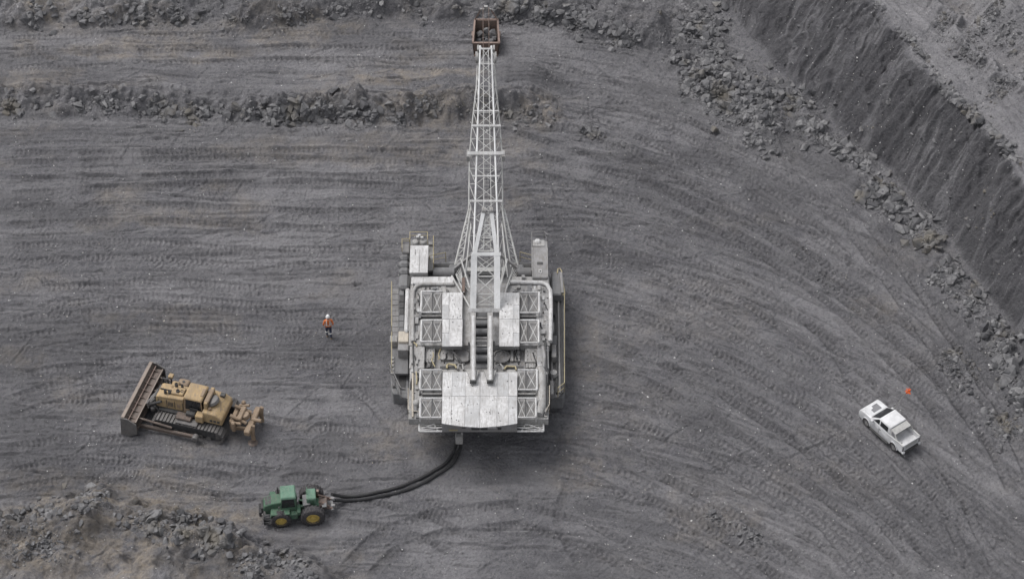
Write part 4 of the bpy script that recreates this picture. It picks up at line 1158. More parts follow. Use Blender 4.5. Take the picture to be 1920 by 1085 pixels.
# ---- mast (A-frame)
mA = at(909, 581, 4.0); mT = at(914, 394, 9.2)
def on_line(A, T, py):
    lo, hi = -0.3, 1.3
    for _ in range(50):
        mid = (lo + hi) / 2
        p = A.lerp(T, mid)
        if to_px(p.x, p.y, p.z)[1] > py: lo = mid
        else: hi = mid
    return A.lerp(T, lo)
def mpt(px, py):
    q = on_line(mA, mT, py)
    dep = (q.y - CAM.y) * CE - (q.z - CAM.z) * SE
    return Vector((CAM.x + (px - 960) / F_PX * dep, q.y, q.z))
mn = (mT - mA).cross(Vector((1, 0, 0))).normalized()
if mn.z < 0: mn = -mn
MAST = dmesh(MB().beam(mpt(877, 581), mpt(940, 581), 0.24, 0.3, mn), 'mast', 'roof')
for L in ([(887, 581), (889, 477)], [(932, 581), (932, 477)]):
    dmesh(MB().beam(mpt(*L[0]), mpt(*L[1]), 0.42, 0.26, mn), 'mast_leg', 'mast', MAST)
for L in ([(890, 477), (907, 394)], [(931, 477), (921, 394)]):
    dmesh(MB().beam(mpt(*L[0]), mpt(*L[1]), 0.26, 0.24, mn), 'mast_leg', 'mast', MAST)
dmesh(MB().beam(mpt(884, 476), mpt(939, 476), 0.22, 0.3, mn), 'cross_beam', 'mast', MAST)
for y0, y1, w0, w1 in [(571, 552, 0, 0), (551, 519, 0, 0), (518, 487, 0, 0), (470, 448, 6, 12), (446, 424, 12, 17), (422, 404, 17, 20)]:
    l0 = 893 + w0 * 0.6; r0 = 927 - w0 * 0.35; l1 = 893 + w1 * 0.6; r1 = 927 - w1 * 0.35
    for p0, p1 in (((l0, y0), (r1, y1)), ((r0, y0), (l1, y1))):
        dmesh(MB().tube(mpt(*p0), mpt(*p1), 0.045, 5), 'brace', 'lattice', MAST)
    dmesh(MB().tube(mpt(l0, y0), mpt(r0, y0), 0.05, 5), 'rung', 'lattice', MAST)
for k in range(9):
    y = 400 + k * 7.5
    dmesh(MB().tube(mpt(909 - k * 0.9, y), mpt(919 + k * 0.4, y), 0.03, 5), 'ladder_rung', 'lattice', MAST)
for x0, x1 in ((910, 906), (918, 920)):
    dmesh(MB().tube(mpt(x0, 398), mpt(x1, 470), 0.035, 5), 'ladder_side', 'lattice', MAST)
for x in (907, 921):
    q = mpt(x, 394)
    dmesh(MB().tube(q - Vector((0.14, 0, 0)), q + Vector((0.14, 0, 0)), 0.22, 14), 'sheave', 'light', MAST)
# side stays of the mast foot
for (a, b, r) in [((847, 517, 3.7), (882, 577, 4.0), 0.06), ((864, 485, 4.3), (881, 540, 4.2), 0.055), ((855, 514, 3.8), (870, 548, 3.9), 0.05), ((951, 486, 4.3), (936, 545, 4.2), 0.06), ((958, 515, 3.8), (940, 570, 4.0), 0.06), ((944, 500, 4.0), (934, 552, 4.1), 0.045)]:
    dmesh(MB().tube(at(*a), at(*b), r, 6), 'side_stay', 'lattice', MAST)

# ---- boom
bA = at(912, 512, 2.7); bT = at(911, 84, 11.0)
bn = (bT - bA).cross(Vector((1, 0, 0))).normalized()
if bn.z < 0: bn = -bn
def bpt(px, py, lift=0.0):
    """a point on the boom's face: lift is the distance above the boom's axis"""
    A, T = bA + bn * lift, bT + bn * lift
    q = on_line(A, T, py)
    dep = (q.y - CAM.y) * CE - (q.z - CAM.z) * SE
    return Vector((CAM.x + (px - 960) / F_PX * dep, q.y, q.z))
YB = [508, 475, 442, 409, 376, 345, 316, 287, 261, 236, 211, 186, 162, 139, 117, 86]
def upx(y):   # upper chords
    t = (508 - y) / (508 - 86)
    return 887 + (900.5 - 887) * t, 936 + (921.5 - 936) * t
def lox(y):   # lower chords
    return float(np.interp(y, [86, 160, 235, 290, 385, 508], [897, 893.5, 885, 880.5, 879, 878])), float(np.interp(y, [86, 160, 235, 290, 385, 508], [925.5, 930, 937.5, 941.5, 942.5, 945]))
UL, LL = 0.42, -0.5
BOOM = dmesh(MB().beam(bpt(876, 508, 0), bpt(948, 508, 0), 0.35, 0.4), 'boom', 'lattice')
for f, lift, r in ((upx, UL, 0.064), (lox, LL, 0.052)):
    for side in (0, 1):
        dmesh(MB().path([bpt(f(y)[side], y, lift) for y in YB], r, 8), 'chord', 'mast' if lift > 0 else 'lattice', BOOM, smooth=True)
for i in range(len(YB) - 1):
    y0, y1 = YB[i], YB[i + 1]
    U0, U1, L0, L1 = upx(y0), upx(y1), lox(y0), lox(y1)
    for p0, p1 in ((bpt(U0[0], y0, UL), bpt(U1[1], y1, UL)), (bpt(U0[1], y0, UL), bpt(U1[0], y1, UL))):
        dmesh(MB().tube(p0, p1, 0.028, 5), 'brace', 'lattice', BOOM)
    if i % 2 == 0:
        dmesh(MB().tube(bpt(U0[0], y0, UL), bpt(U0[1], y0, UL), 0.032, 5), 'cross_bar', 'lattice', BOOM)
    dmesh(MB().tube(bpt(L0[0], y0, LL), bpt(L0[1], y0, LL), 0.024, 5), 'cross_bar', 'mid', BOOM)
    dmesh(MB().tube(bpt(L0[i % 2], y0, LL), bpt(L1[1 - i % 2], y1, LL), 0.024, 5), 'brace', 'mid', BOOM)
    for s in (0, 1):
        dmesh(MB().tube(bpt(U0[s], y0, UL), bpt(L1[s], y1, LL), 0.028, 5), 'brace', 'lattice', BOOM)
        dmesh(MB().tube(bpt(U0[s], y0, UL), bpt(L0[s], y0, LL), 0.026, 5), 'brace', 'lattice', BOOM)
for x0, x1, y, w, lift in ((876, 946, 288, 0.24, 0.45), (884, 939, 236, 0.15, 0.45), (881, 942, 377, 0.14, 0.42), (888, 935, 208, 0.08, 0.42), (886, 936, 330, 0.1, 0.42), (897, 926, 120, 0.08, 0.42), (899, 924, 92, 0.12, 0.42)):
    cb = dmesh(MB().beam(bpt(x0, y, lift), bpt(x1, y, lift), w, w, bn), 'cross_beam', 'roof', BOOM)
for x in (878, 944):
    dmesh(MB().box(bpt(x, 292, 0.2), (0.22, 0.7, 0.5)), 'sheave_block', 'light', BOOM)
for x in (893.5, 929):
    q = bpt(x, 108, 0.0)
    dmesh(MB().tube(q - Vector((0.07, 0, 0)), q + Vector((0.07, 0, 0)), 0.42, 18), 'point_sheave', 'light', BOOM)
    q = bpt(x + (3 if x < 900 else -3), 92, 0.1)
    dmesh(MB().box(q, (0.14, 0.5, 0.3)), 'sheave_guard', 'light', BOOM)
# walkway down the middle of the boom
for k in range(30):
    y = 300 + k * 6.6
    dmesh(MB().tube(bpt(908, y, LL + 0.1), bpt(917, y, LL + 0.1), 0.02, 4), 'walkway_rung', 'lattice', BOOM)
# flared foot trusses
for s in (-1, 1):
    X = lambda v: 912 + s * v
    top = bpt(X(33), 392, -0.2)
    f0 = at(X(62), 509, 2.6); f1 = at(X(46), 500, 3.0); f2 = at(X(40), 520, 3.8)
    FT = dmesh(MB().tube(top, f0, 0.075, 6), 'foot_truss', 'lattice', BOOM)
    t2 = bpt(X(29), 388, 0.2)
    dmesh(MB().tube(t2, f1, 0.06, 6), 'foot_chord', 'lattice', BOOM)
    dmesh(MB().tube(bpt(X(29), 420, 0.2), f2, 0.05, 6), 'foot_chord', 'lattice', BOOM)
    for k in range(8):
        a_ = top.lerp(f0, k / 8); b_ = t2.lerp(f1, (k + 0.5) / 8); c_ = top.lerp(f0, (k + 1) / 8)
        dmesh(MB().tube(a_, b_, 0.035, 5), 'brace', 'lattice', BOOM); dmesh(MB().tube(b_, c_, 0.035, 5), 'brace', 'lattice', BOOM)
    for k in range(5):
        a_ = f0.lerp(f1, k / 5); dmesh(MB().tube(a_, at(X(34 + k * 2.2), 545 - k * 3, 3.9), 0.03, 5), 'brace', 'lattice', BOOM)
    dmesh(MB().lathe(at(X(62), 509, 2.5) + Vector((-0.3, 0, 0)), (1, 0, 0), [(0.42, 0), (0.5, 0.1), (0.5, 0.5), (0.42, 0.6)], 16), 'foot_pin', 'steel', BOOM)
    dmesh(MB().beam(at(X(26), 478, 3.6), at(X(60), 505, 2.9), 0.1, 0.3), 'foot_strut', 'mid', BOOM)
# ropes
bk = on_ground(911, 92); BKZ = bk.z
def rope(p0, p1, r=0.03, sag=0.0, name='rope', mat='steel'):
    P = []
    for k in range(9):
        t = k / 8; p = Vector(p0).lerp(Vector(p1), t); p.z -= sag * 4 * t * (1 - t); P.append(p)
    dmesh(MB().path(P, r, 5), name, mat)
for x in (907, 921):
    rope(mpt(x, 394), bpt(911 + (x - 914) * 0.7, 92, 0.6), 0.028, 0.25, 'suspension_rope', 'lattice')
spread = at(911, 14, BKZ + 2.9)
for x in (906, 917):
    rope(bpt(x, 90, 0.2), spread + Vector(((x - 911.5) * 0.04, 0, 0)), 0.026, 0.1, 'hoist_rope', 'rusty')
for x in (909, 915):
    rope(at(x, 520, 2.6), Vector((at(x, 85, BKZ + 0.5).x, at(911, 84, BKZ + 0.5).y, BKZ + 0.5)), 0.03, 0.35, 'drag_rope', 'steel')

# ------------------------------------------------------------------ bucket on the ground beyond the boom point
zrim = BKZ + 1.30
a, b, c, d = rect(886, 38, 937, 81, zrim)
cxb = (a + b) / 2
BUCK = thing('dragline_bucket', (cxb, (c + d) / 2, BKZ), 0, 'rusty open dragline bucket holding dark rock, just beyond the boom tip', 'bucket')
BO = Vector(BUCK.location)
def bm_(mb, name, mat, **kw): return mb.build(name, mat, BUCK, BO, **kw)
z0 = BKZ + 0.02
bm_(MB().frustum(a + 0.12, b - 0.12, c + 0.05, d - 0.25, z0, a + 0.12, b - 0.12, c + 0.05, d - 0.25, z0 + 0.12), 'floor_plate', 'rusty')
t = 0.09
bm_(MB().add([(a, c, zrim), (b, c, zrim), (b - 0.1, c + 0.02, z0), (a + 0.1, c + 0.02, z0), (a, c + t, zrim), (b, c + t, zrim), (b - 0.1, c + 0.02 + t, z0), (a + 0.1, c + 0.02 + t, z0)],
             [(0, 1, 2, 3), (7, 6, 5, 4), (0, 4, 5, 1), (1, 5, 6, 2), (2, 6, 7, 3), (3, 7, 4, 0)]), 'near_wall', 'rusty')
bm_(MB().add([(a + 0.14, d, zrim), (b - 0.14, d, zrim), (b - 0.2, d - 0.3, z0), (a + 0.2, d - 0.3, z0), (a + 0.14, d - t, zrim), (b - 0.14, d - t, zrim), (b - 0.2, d - 0.3 - t, z0), (a + 0.2, d - 0.3 - t, z0)],
             [(0, 1, 2, 3), (7, 6, 5, 4), (0, 4, 5, 1), (1, 5, 6, 2), (2, 6, 7, 3), (3, 7, 4, 0)]), 'far_wall', 'rusty')
for s, x in ((1, a), (-1, b)):
    bm_(MB().add([(x, c, zrim), (x + s * 0.14, d, zrim), (x + s * 0.2, d - 0.3, z0), (x + s * 0.1, c + 0.02, z0), (x + s * t, c, zrim), (x + s * (0.14 + t), d, zrim), (x + s * (0.2 + t), d - 0.3, z0), (x + s * (0.1 + t), c + 0.02, z0)],
                 [(0, 1, 2, 3), (7, 6, 5, 4), (0, 4, 5, 1), (1, 5, 6, 2), (2, 6, 7, 3), (3, 7, 4, 0)]), 'side_wall', 'rusty')
    bm_(MB().beam((x + s * 0.03, c - 0.03, zrim + 0.03), (x + s * 0.17, d + 0.03, zrim + 0.03), 0.13, 0.1), 'rim_bar', 'rim')
    bm_(MB().box((x - s * 0.02, (c + d) / 2, zrim - 0.35), (0.1, 0.5, 0.3)), 'trunnion', 'rim')
    e0 = Vector((x + s * 0.17, d, zrim)); e1 = spread + Vector((-s * 0.38, 0, -0.25))
    for k in range(9):        # hoist chain of heavy links
        q0 = e0.lerp(e1, k / 9 + 0.01); q1 = e0.lerp(e1, (k + 1) / 9 - 0.01)
        bm_(MB().beam(q0, q1, 0.12 if k % 2 else 0.06, 0.06 if k % 2 else 0.12), 'chain_link', 'rim' if s < 0 else 'rusty')
bm_(MB().beam((a - 0.02, c - 0.02, zrim + 0.02), (b + 0.02, c - 0.02, zrim + 0.02), 0.12, 0.12), 'rim_bar', 'rim')
bm_(MB().beam((a + 0.12, d + 0.03, zrim + 0.02), (b - 0.12, d + 0.03, zrim + 0.02), 0.10, 0.10), 'rim_bar', 'rim')
bm_(MB().beam(spread + Vector((-0.42, 0, -0.22)), spread + Vector((0.42, 0, -0.22)), 0.14, 0.14), 'spreader_bar', 'mid')
bm_(MB().box(spread, (0.26, 0.2, 0.24)), 'equaliser_block', 'light')
for k in range(5):
    x = a + 0.2 + k * (b - a - 0.4) / 4
    bm_(MB().frustum(x - 0.1, x + 0.1, c - 0.3, c, z0 + 0.02, x - 0.07, x + 0.07, c - 0.2, c, z0 + 0.18), 'tooth', 'rusty')
load = [(0.0, 0.1, 0.62), (-0.5, 0.35, 0.55), (0.5, 0.3, 0.58), (-0.35, -0.35, 0.5), (0.35, -0.4, 0.48), (0.05, 0.55, 0.5), (-0.6, -0.05, 0.42), (0.62, -0.1, 0.42), (0, -0.6, 0.4), (-0.62, -0.7, 0.35), (0.6, -0.72, 0.36), (0.1, -0.15, 0.5)]
for k, (u, v, s) in enumerate(load):
    o = bpy.data.objects.new('rock', ROCKS[(k * 5) % 18]); COL.objects.link(o)
    o.location = (cxb + u, (c + d) / 2 + v, z0 + 0.42 + 0.22 * (k % 3)); o.scale = (s * 1.25,) * 3; o.rotation_euler = rot_rand(rnd).to_euler()
    tag(o, 'dark rock lying inside the rusty dragline bucket', 'rock', 'rocks in the bucket')
m = MB().bb(a + 0.25, b - 0.25, c + 0.2, d - 0.45, z0 + 0.13, z0 + 0.4)
o = bm_(m, 'spoil_bed', 'dark')

# ------------------------------------------------------------------ crawler dozer with ripper
p = on_ground(374, 787)
DZ = thing('crawler_dozer', (p.x, p.y, p.z - 0.03), math.radians(163.5), 'dusty ochre crawler bulldozer with wide scoured blade and rear ripper', 'bulldozer')
def part(mb, name, mat, parent=DZ, **kw): return mb.build(name, mat, parent, **kw)
SH = None
for s in (-1, 1):
    yc = s * 1.30
    tf = part(MB().bb(-1.75, 2.15, yc - 0.2, yc + 0.2, 0.25, 0.85), 'track_frame', 'dark', bevel=0.05)
    for x in (-1.75, 2.15):
        part(MB().lathe((x, yc - 0.16, 0.58), (0, 1, 0), [(0.3, 0), (0.46, 0.05), (0.46, 0.27), (0.3, 0.32)], 18), 'sprocket', 'track', tf)
    for k in range(6):
        part(MB().lathe((-1.25 + k * 0.58, yc - 0.24, 0.24), (0, 1, 0), [(0.17, 0), (0.17, 0.48)], 12), 'roller', 'track', tf)
    # shoes round the oval
    r = 0.55; L = 3.9; per = 2 * L + 2 * PI * r; n = 46
    for k in range(n):
        d = per * (k + 0.5) / n
        if d < L: x, z, ang = -1.75 + d, 1.13, 0
        elif d < L + PI * r:
            t = (d - L) / r; x, z, ang = 2.15 + r * math.sin(t), 0.58 + r * math.cos(t), t
        elif d < 2 * L + PI * r: x, z, ang = 2.15 - (d - L - PI * r), 0.03, PI
        else:
            t = (d - 2 * L - PI * r) / r; x, z, ang = -1.75 - r * math.sin(t), 0.58 - r * math.cos(t), PI + t
        if SH is None:
            m_ = MB().box((0, 0, 0), (per / n * 0.90, 0.74, 0.05)).box((-0.07, 0, 0.06), (0.04, 0.74, 0.08))
            SH = part(m_, 'track_shoe', 'track', tf); o = SH
        else:
            o = SH.copy(); COL.objects.link(o)
        o.parent = tf
        o.location = (x, yc, z); o.rotation_euler = (0, ang, 0)
    part(MB().bb(-0.5, 1.0, yc - 0.32, yc + 0.34, 1.20, 1.30), 'fender', 'track', bevel=0.03)
    part(MB().bb(0.0, 1.1, yc * 0.86 - 0.3, yc * 0.86 + 0.3, 1.31, 1.5), 'step_box', 'blade', bevel=0.04)
    # push arm outside the track
    pa = part(MB().beam((-0.5, s * 1.92, 0.55), (3.75, s * 1.92, 0.45), 0.20, 0.30), 'push_arm', 'blade', bevel=0.04)
    part(MB().lathe((-0.5, s * 1.98 - 0.2, 0.55), (0, 1, 0), [(0.2, 0), (0.22, 0.05), (0.22, 0.35), (0.2, 0.4)], 14), 'trunnion', 'track', pa)
    part(MB().tube((1.2, s * 1.86, 0.88), (3.2, s * 1.9, 1.15), 0.085, 8), 'tilt_cylinder', 'blade', pa)
    part(MB().tube((3.1, s * 1.9, 1.13), (3.8, s * 1.9, 1.25), 0.05, 8), 'cylinder_rod', 'edge', pa)
    # lift cylinder
    lc = part(MB().tube((2.3, s * 0.72, 1.95), (3.2, s * 0.66, 1.35), 0.09, 8), 'lift_cylinder', 'dark')
    part(MB().tube((3.1, s * 0.66, 1.4), (3.85, s * 0.62, 0.9), 0.05, 8), 'cylinder_rod', 'edge', lc)
part(MB().bb(-1.9, 2.5, -0.85, 0.85, 0.45, 1.3), 'hull', 'dark', bevel=0.06)
# engine hood, sloping to the nose
hood = part(MB().prism([(0.72, 1.28), (2.72, 1.28), (2.78, 1.45), (2.72, 2.22), (2.55, 2.34), (0.72, 2.5)], 'y', -0.62, 0.62), 'engine_hood', 'dozer', bevel=0.05)
for x0, x1 in ((0.85, 1.35), (1.42, 1.92), (1.99, 2.5)):
    part(MB().bb(x0, x1, 0.622, 0.645, 1.42, 2.12), 'side_door', 'dozer', hood, bevel=0.01)
    part(MB().bb(x0, x1, -0.645, -0.622, 1.42, 2.12), 'side_door', 'dozer', hood, bevel=0.01)
for x in (0.80, 1.385, 1.955, 2.55):
    for sd in (-1, 1):
        part(MB().bb(x - 0.018, x + 0.018, min(sd * 0.60, sd * 0.632), max(sd * 0.60, sd * 0.632), 1.4, 2.14), 'panel_gap', 'dark', hood)
for k in range(4):
    part(MB().bb(1.5 + 0.1 * k, 1.56 + 0.1 * k, 0.646, 0.655, 1.55, 1.98), 'louvre', 'dark', hood)
part(MB().bb(0.74, 2.6, -0.015, 0.015, 2.30, 2.47), 'hood_seam', 'dark', hood)
part(MB().bb(0.98, 1.22, 0.646, 0.66, 1.62, 1.92), 'door_vent', 'dozer_tan', hood)
part(MB().bb(2.73, 2.84, -0.55, 0.55, 1.35, 2.15), 'radiator_grille', 'dark', hood)
part(MB().prism([(0.80, 2.47), (1.75, 2.40), (1.70, 2.60), (0.85, 2.66)], 'y', -0.30, 0.34), 'hood_cover', 'dozer', hood, bevel=0.04)
for x, y, r_, h in [(1.28, 0.12, 0.125, 0.34), (1.02, 0.02, 0.11, 0.26), (1.55, -0.32, 0.11, 0.45), (2.12, 0.30, 0.10, 0.30), (1.84, 0.22, 0.12, 0.2), (1.15, -0.36, 0.09, 0.4)]:
    part(MB().lathe((x, y, 2.4), (0, 0, 1), [(r_, 0), (r_, h), (r_ * 0.75, h + 0.02), (r_ * 0.7, h - 0.06)], 12), 'exhaust_stack', 'dark', hood, smooth=True)
# tanks on the far side
ft = part(MB().bb(0.95, 1.75, -1.42, -0.75, 1.32, 2.3), 'hydraulic_tank', 'dozer_tan', bevel=0.16, seg=3, smooth=True)
part(MB().lathe((1.35, -1.08, 2.28), (0, 0, 1), [(0.1, 0), (0.1, 0.06)], 10), 'filler_cap', 'dark', ft)
part(MB().bb(1.5, 2.0, -0.9, -0.3, 2.30, 2.5), 'air_cleaner', 'dozer', bevel=0.08)
# hoses and clutter in front of the radiator
for k in range(9):
    q = [(2.85, rnd.uniform(-0.5, 0.75), rnd.uniform(1.2, 1.9)), (3.15 + 0.1 * (k % 3), rnd.uniform(-0.3, 0.8), rnd.uniform(1.2, 1.6)), (3.3, rnd.uniform(-0.4, 0.8), rnd.uniform(0.7, 1.1))]
    part(MB().path([Vector(q[0]).lerp(Vector(q[1]), t) for t in (0, 0.5, 1)] + [Vector(q[1]).lerp(Vector(q[2]), t) for t in (0.5, 1)], 0.07, 6), 'hydraulic_hose', 'track', smooth=True)
part(MB().bb(2.85, 3.2, -0.55, 0.8, 0.75, 1.15), 'nose_guard', 'track', bevel=0.1)
part(MB().tube((2.9, -1.15, 1.2), (2.9, -1.15, 2.1), 0.06, 8).tube((2.9, -1.15, 2.1), (2.55, -1.15, 2.1), 0.06, 8).tube((2.55, -1.15, 2.1), (2.55, -1.15, 1.2), 0.06, 8), 'grab_frame', 'dark')
part(MB().bb(2.3, 2.62, -1.72, -1.35, 1.95, 2.15), 'lamp_box', 'dozer', bevel=0.03)
part(MB().tube((2.46, -1.5, 1.2), (2.46, -1.5, 1.95), 0.05, 6), 'lamp_post', 'dark')
part(MB().tube((2.3, 1.05, 1.2), (2.65, 1.05, 1.75), 0.045, 6), 'handrail', 'dark')
# cab
cab = part(MB().frustum(-0.62, 0.68, -0.72, 0.72, 1.28, -0.55, 0.55, -0.62, 0.62, 2.72), 'cab', 'glass', bevel=0.03)
part(MB().frustum(-0.68, 0.70, -0.76, 0.76, 2.73, -0.60, 0.62, -0.68, 0.68, 2.90), 'cab_roof', 'dozer', cab, bevel=0.05)
part(MB().bb(-0.60, -0.40, -0.35, 0.3, 2.905, 2.95), 'roof_vent', 'dozer_tan', cab)
for x in (-0.63, 0.66):
    for y in (-0.72, 0.72):
        part(MB().tube((x, y, 1.28), (x * 0.86, y * 0.87, 2.74), 0.05, 6), 'cab_post', 'dozer_tan', cab)
part(MB().frustum(-0.66, 0.72, -0.76, 0.76, 1.26, -0.64, 0.69, -0.735, 0.735, 1.75), 'cab_base', 'dozer_tan', cab)
part(MB().bb(-0.35, 0.25, 0.735, 0.78, 1.5, 2.0), 'door_panel', 'dark', cab)
part(MB().bb(-0.2, 0.45, 0.80, 1.1, 1.5, 1.78), 'battery_box', 'dark', bevel=0.03)
# roll-over bar behind the cab
part(MB().beam((-0.92, -0.62, 2.72), (-0.92, 0.62, 2.72), 0.34, 0.2), 'rollover_beam', 'dozer_tan', bevel=0.05)
for s in (-1, 1):
    part(MB().beam((-0.92, s * 0.72, 1.3), (-0.92, s * 0.62, 2.8), 0.24, 0.3), 'rollover_post', 'dozer', bevel=0.03)
part(MB().lathe((-1.18, 0.05, 2.25), (0.3, 0, 1), [(0.42, 0), (0.5, 0.12), (0.44, 0.3), (0.2, 0.36)], 18), 'fan_housing', 'track', smooth=True)
part(MB().bb(-0.86, -0.3, 0.78, 1.3, 1.32, 1.95), 'side_box', 'dozer', bevel=0.05)
# rear tank
tank = part(MB().prism([(-2.15, 1.3), (-0.75, 1.3), (-0.75, 2.28), (-1.65, 2.22), (-2.15, 1.85)], 'y', -1.05, 1.12), 'rear_tank', 'dozer', bevel=0.1, seg=2)
for k in range(3):
    part(MB().box((-1.9 + 0.26 * k, 1.125, 1.62), (0.18, 0.03, 0.18)), 'tank_window', 'dark', tank)
part(MB().tube((-1.2, 0.75, 2.2), (-1.2, 0.75, 2.42), 0.1, 10), 'filler_neck', 'dozer_tan', tank)
part(MB().bb(-1.75, -1.45, -0.85, -0.55, 2.2, 2.4), 'work_lamp', 'dark', tank)
# ripper
rp = part(MB().bb(-2.55, -2.2, -0.75, 0.75, 0.6, 1.5), 'ripper_mount', 'dozer_tan', bevel=0.08)
for s in (-1, 1):
    part(MB().beam((-2.3, s * 0.62, 0.75), (-3.4, s * 0.62, 0.95), 0.18, 0.3), 'ripper_arm', 'dozer_tan', rp, bevel=0.04)
    part(MB().tube((-2.2, s * 0.45, 1.75), (-3.35, s * 0.5, 1.35), 0.12, 10), 'ripper_cylinder', 'dozer_tan', rp, smooth=True)
    part(MB().tube((-2.4, s * 0.8, 1.45), (-3.1, s * 0.85, 1.6), 0.1, 10), 'ripper_cylinder', 'dozer_tan', rp, smooth=True)
    part(MB().bb(-2.75, -2.5, s * 0.98 - 0.14, s * 0.98 + 0.14, 0.9, 1.75), 'cylinder_bracket', 'dozer_tan', rp, bevel=0.06)
    sh = part(MB().prism([(-4.05, 0.25), (-3.8, 0.3), (-3.72, 1.1), (-3.85, 1.75), (-4.1, 1.7), (-4.02, 0.9)], 'y', s * 0.85 - 0.09, s * 0.85 + 0.09), 'ripper_shank', 'dozer_tan', rp, bevel=0.03)
    part(MB().add([(-4.05, s * 0.85 - 0.1, 0.3), (-4.05, s * 0.85 + 0.1, 0.3), (-3.8, s * 0.85 + 0.1, 0.34), (-3.8, s * 0.85 - 0.1, 0.34), (-3.75, s * 0.85 - 0.03, 0.04), (-3.75, s * 0.85 + 0.03, 0.04)], [(0, 1, 2, 3), (0, 3, 4), (1, 5, 2), (0, 4, 5, 1), (3, 2, 5, 4)]), 'ripper_tooth', 'edge', rp)
part(MB().beam((-2.85, -0.6, 1.62), (-2.85, 0.6, 1.62), 0.34, 0.3), 'ripper_link', 'dozer_tan', rp, bevel=0.06)
part(MB().lathe((-3.1, 0.0, 1.35), (0.2, 0, 1), [(0.32, 0), (0.36, 0.1), (0.3, 0.3), (0.15, 0.32)], 14), 'hose_guard', 'dozer_tan', rp, smooth=True)
part(MB().beam((-3.6, -1.2, 1.1), (-3.6, 1.2, 1.1), 0.42, 0.42), 'ripper_beam', 'dozer_tan', rp, bevel=0.06)
part(MB().tube((-3.6, 0, 1.3), (-4.3, 0.15, 1.5), 0.13, 10), 'pin_puller', 'dozer_tan', rp)
rp.location = (-0.30, 0, 0.06)
part(MB().lathe((-3.9, 0.95, 0.0), (0, 0, 1), [(0.32, 0), (0.34, 0.08), (0.18, 0.14)], 14), 'ripper_pad', 'blade', rp)
# blade: curved mouldboard, back ribs, end plates
prof = []
for k in range(9):
    t = k / 8
    prof.append((4.35 - 0.42 * math.sin(PI * (0.08 + 0.86 * t)) + 0.10 * t, 0.06 + 1.62 * t))
back = [(x - 0.1, z) for x, z in prof]
W = 2.62
bl = part(MB().prism(prof + back[::-1], 'y', -W, W), 'blade', 'blade')
def bx_at(z): return float(np.interp(z, [q[1] for q in prof], [q[0] for q in prof]))
part(MB().beam((bx_at(1.68) - 0.02, -W, 1.73), (bx_at(1.68) - 0.02, W, 1.73), 0.22, 0.10), 'top_edge', 'edge', bl)
part(MB().bb(bx_at(1.3) - 0.62, bx_at(1.3) - 0.11, -W + 0.1, W - 0.1, 1.12, 1.34), 'back_beam', 'blade', bl, bevel=0.03)
part(MB().bb(bx_at(0.7) - 0.55, bx_at(0.7) - 0.11, -W + 0.1, W - 0.1, 0.52, 0.72), 'back_beam', 'blade', bl, bevel=0.03)
part(MB().beam((bx_at(1.3) - 0.62, -W + 0.1, 1.36), (bx_at(1.3) - 0.62, W - 0.1, 1.36), 0.06, 0.06), 'rib', 'edge', bl)
part(MB().beam((bx_at(1.5) - 0.24, -W + 0.05, 1.5), (bx_at(1.5) - 0.24, W - 0.05, 1.5), 0.05, 0.05), 'rib', 'rim', bl)
for k in range(8):
    y = -2.2 + k * 4.4 / 7
    part(MB().prism([(bx_at(0.1) - 0.1, 0.1), (bx_at(1.6) - 0.12, 1.6), (bx_at(1.3) - 0.5, 1.34), (bx_at(0.7) - 0.5, 0.5)], 'y', y - 0.03, y + 0.03), 'gusset', 'blade', bl)
for s in (-1, 1):
    part(MB().prism([(bx_at(0.1) - 0.25, 0.04), (bx_at(0.1) + 0.38, 0.04), (bx_at(1.6) + 0.16, 1.70), (bx_at(1.6) - 0.3, 1.70), (bx_at(1) - 0.6, 1.3), (bx_at(1) - 0.6, 0.4)], 'y', s * (W + 0.03) - 0.04, s * (W + 0.03) + 0.04), 'end_plate', 'track', bl)
part(MB().bb(bx_at(0.1) - 0.02, bx_at(0.1) + 0.10, -W, W, 0.02, 0.24), 'cutting_edge', 'edge', bl)

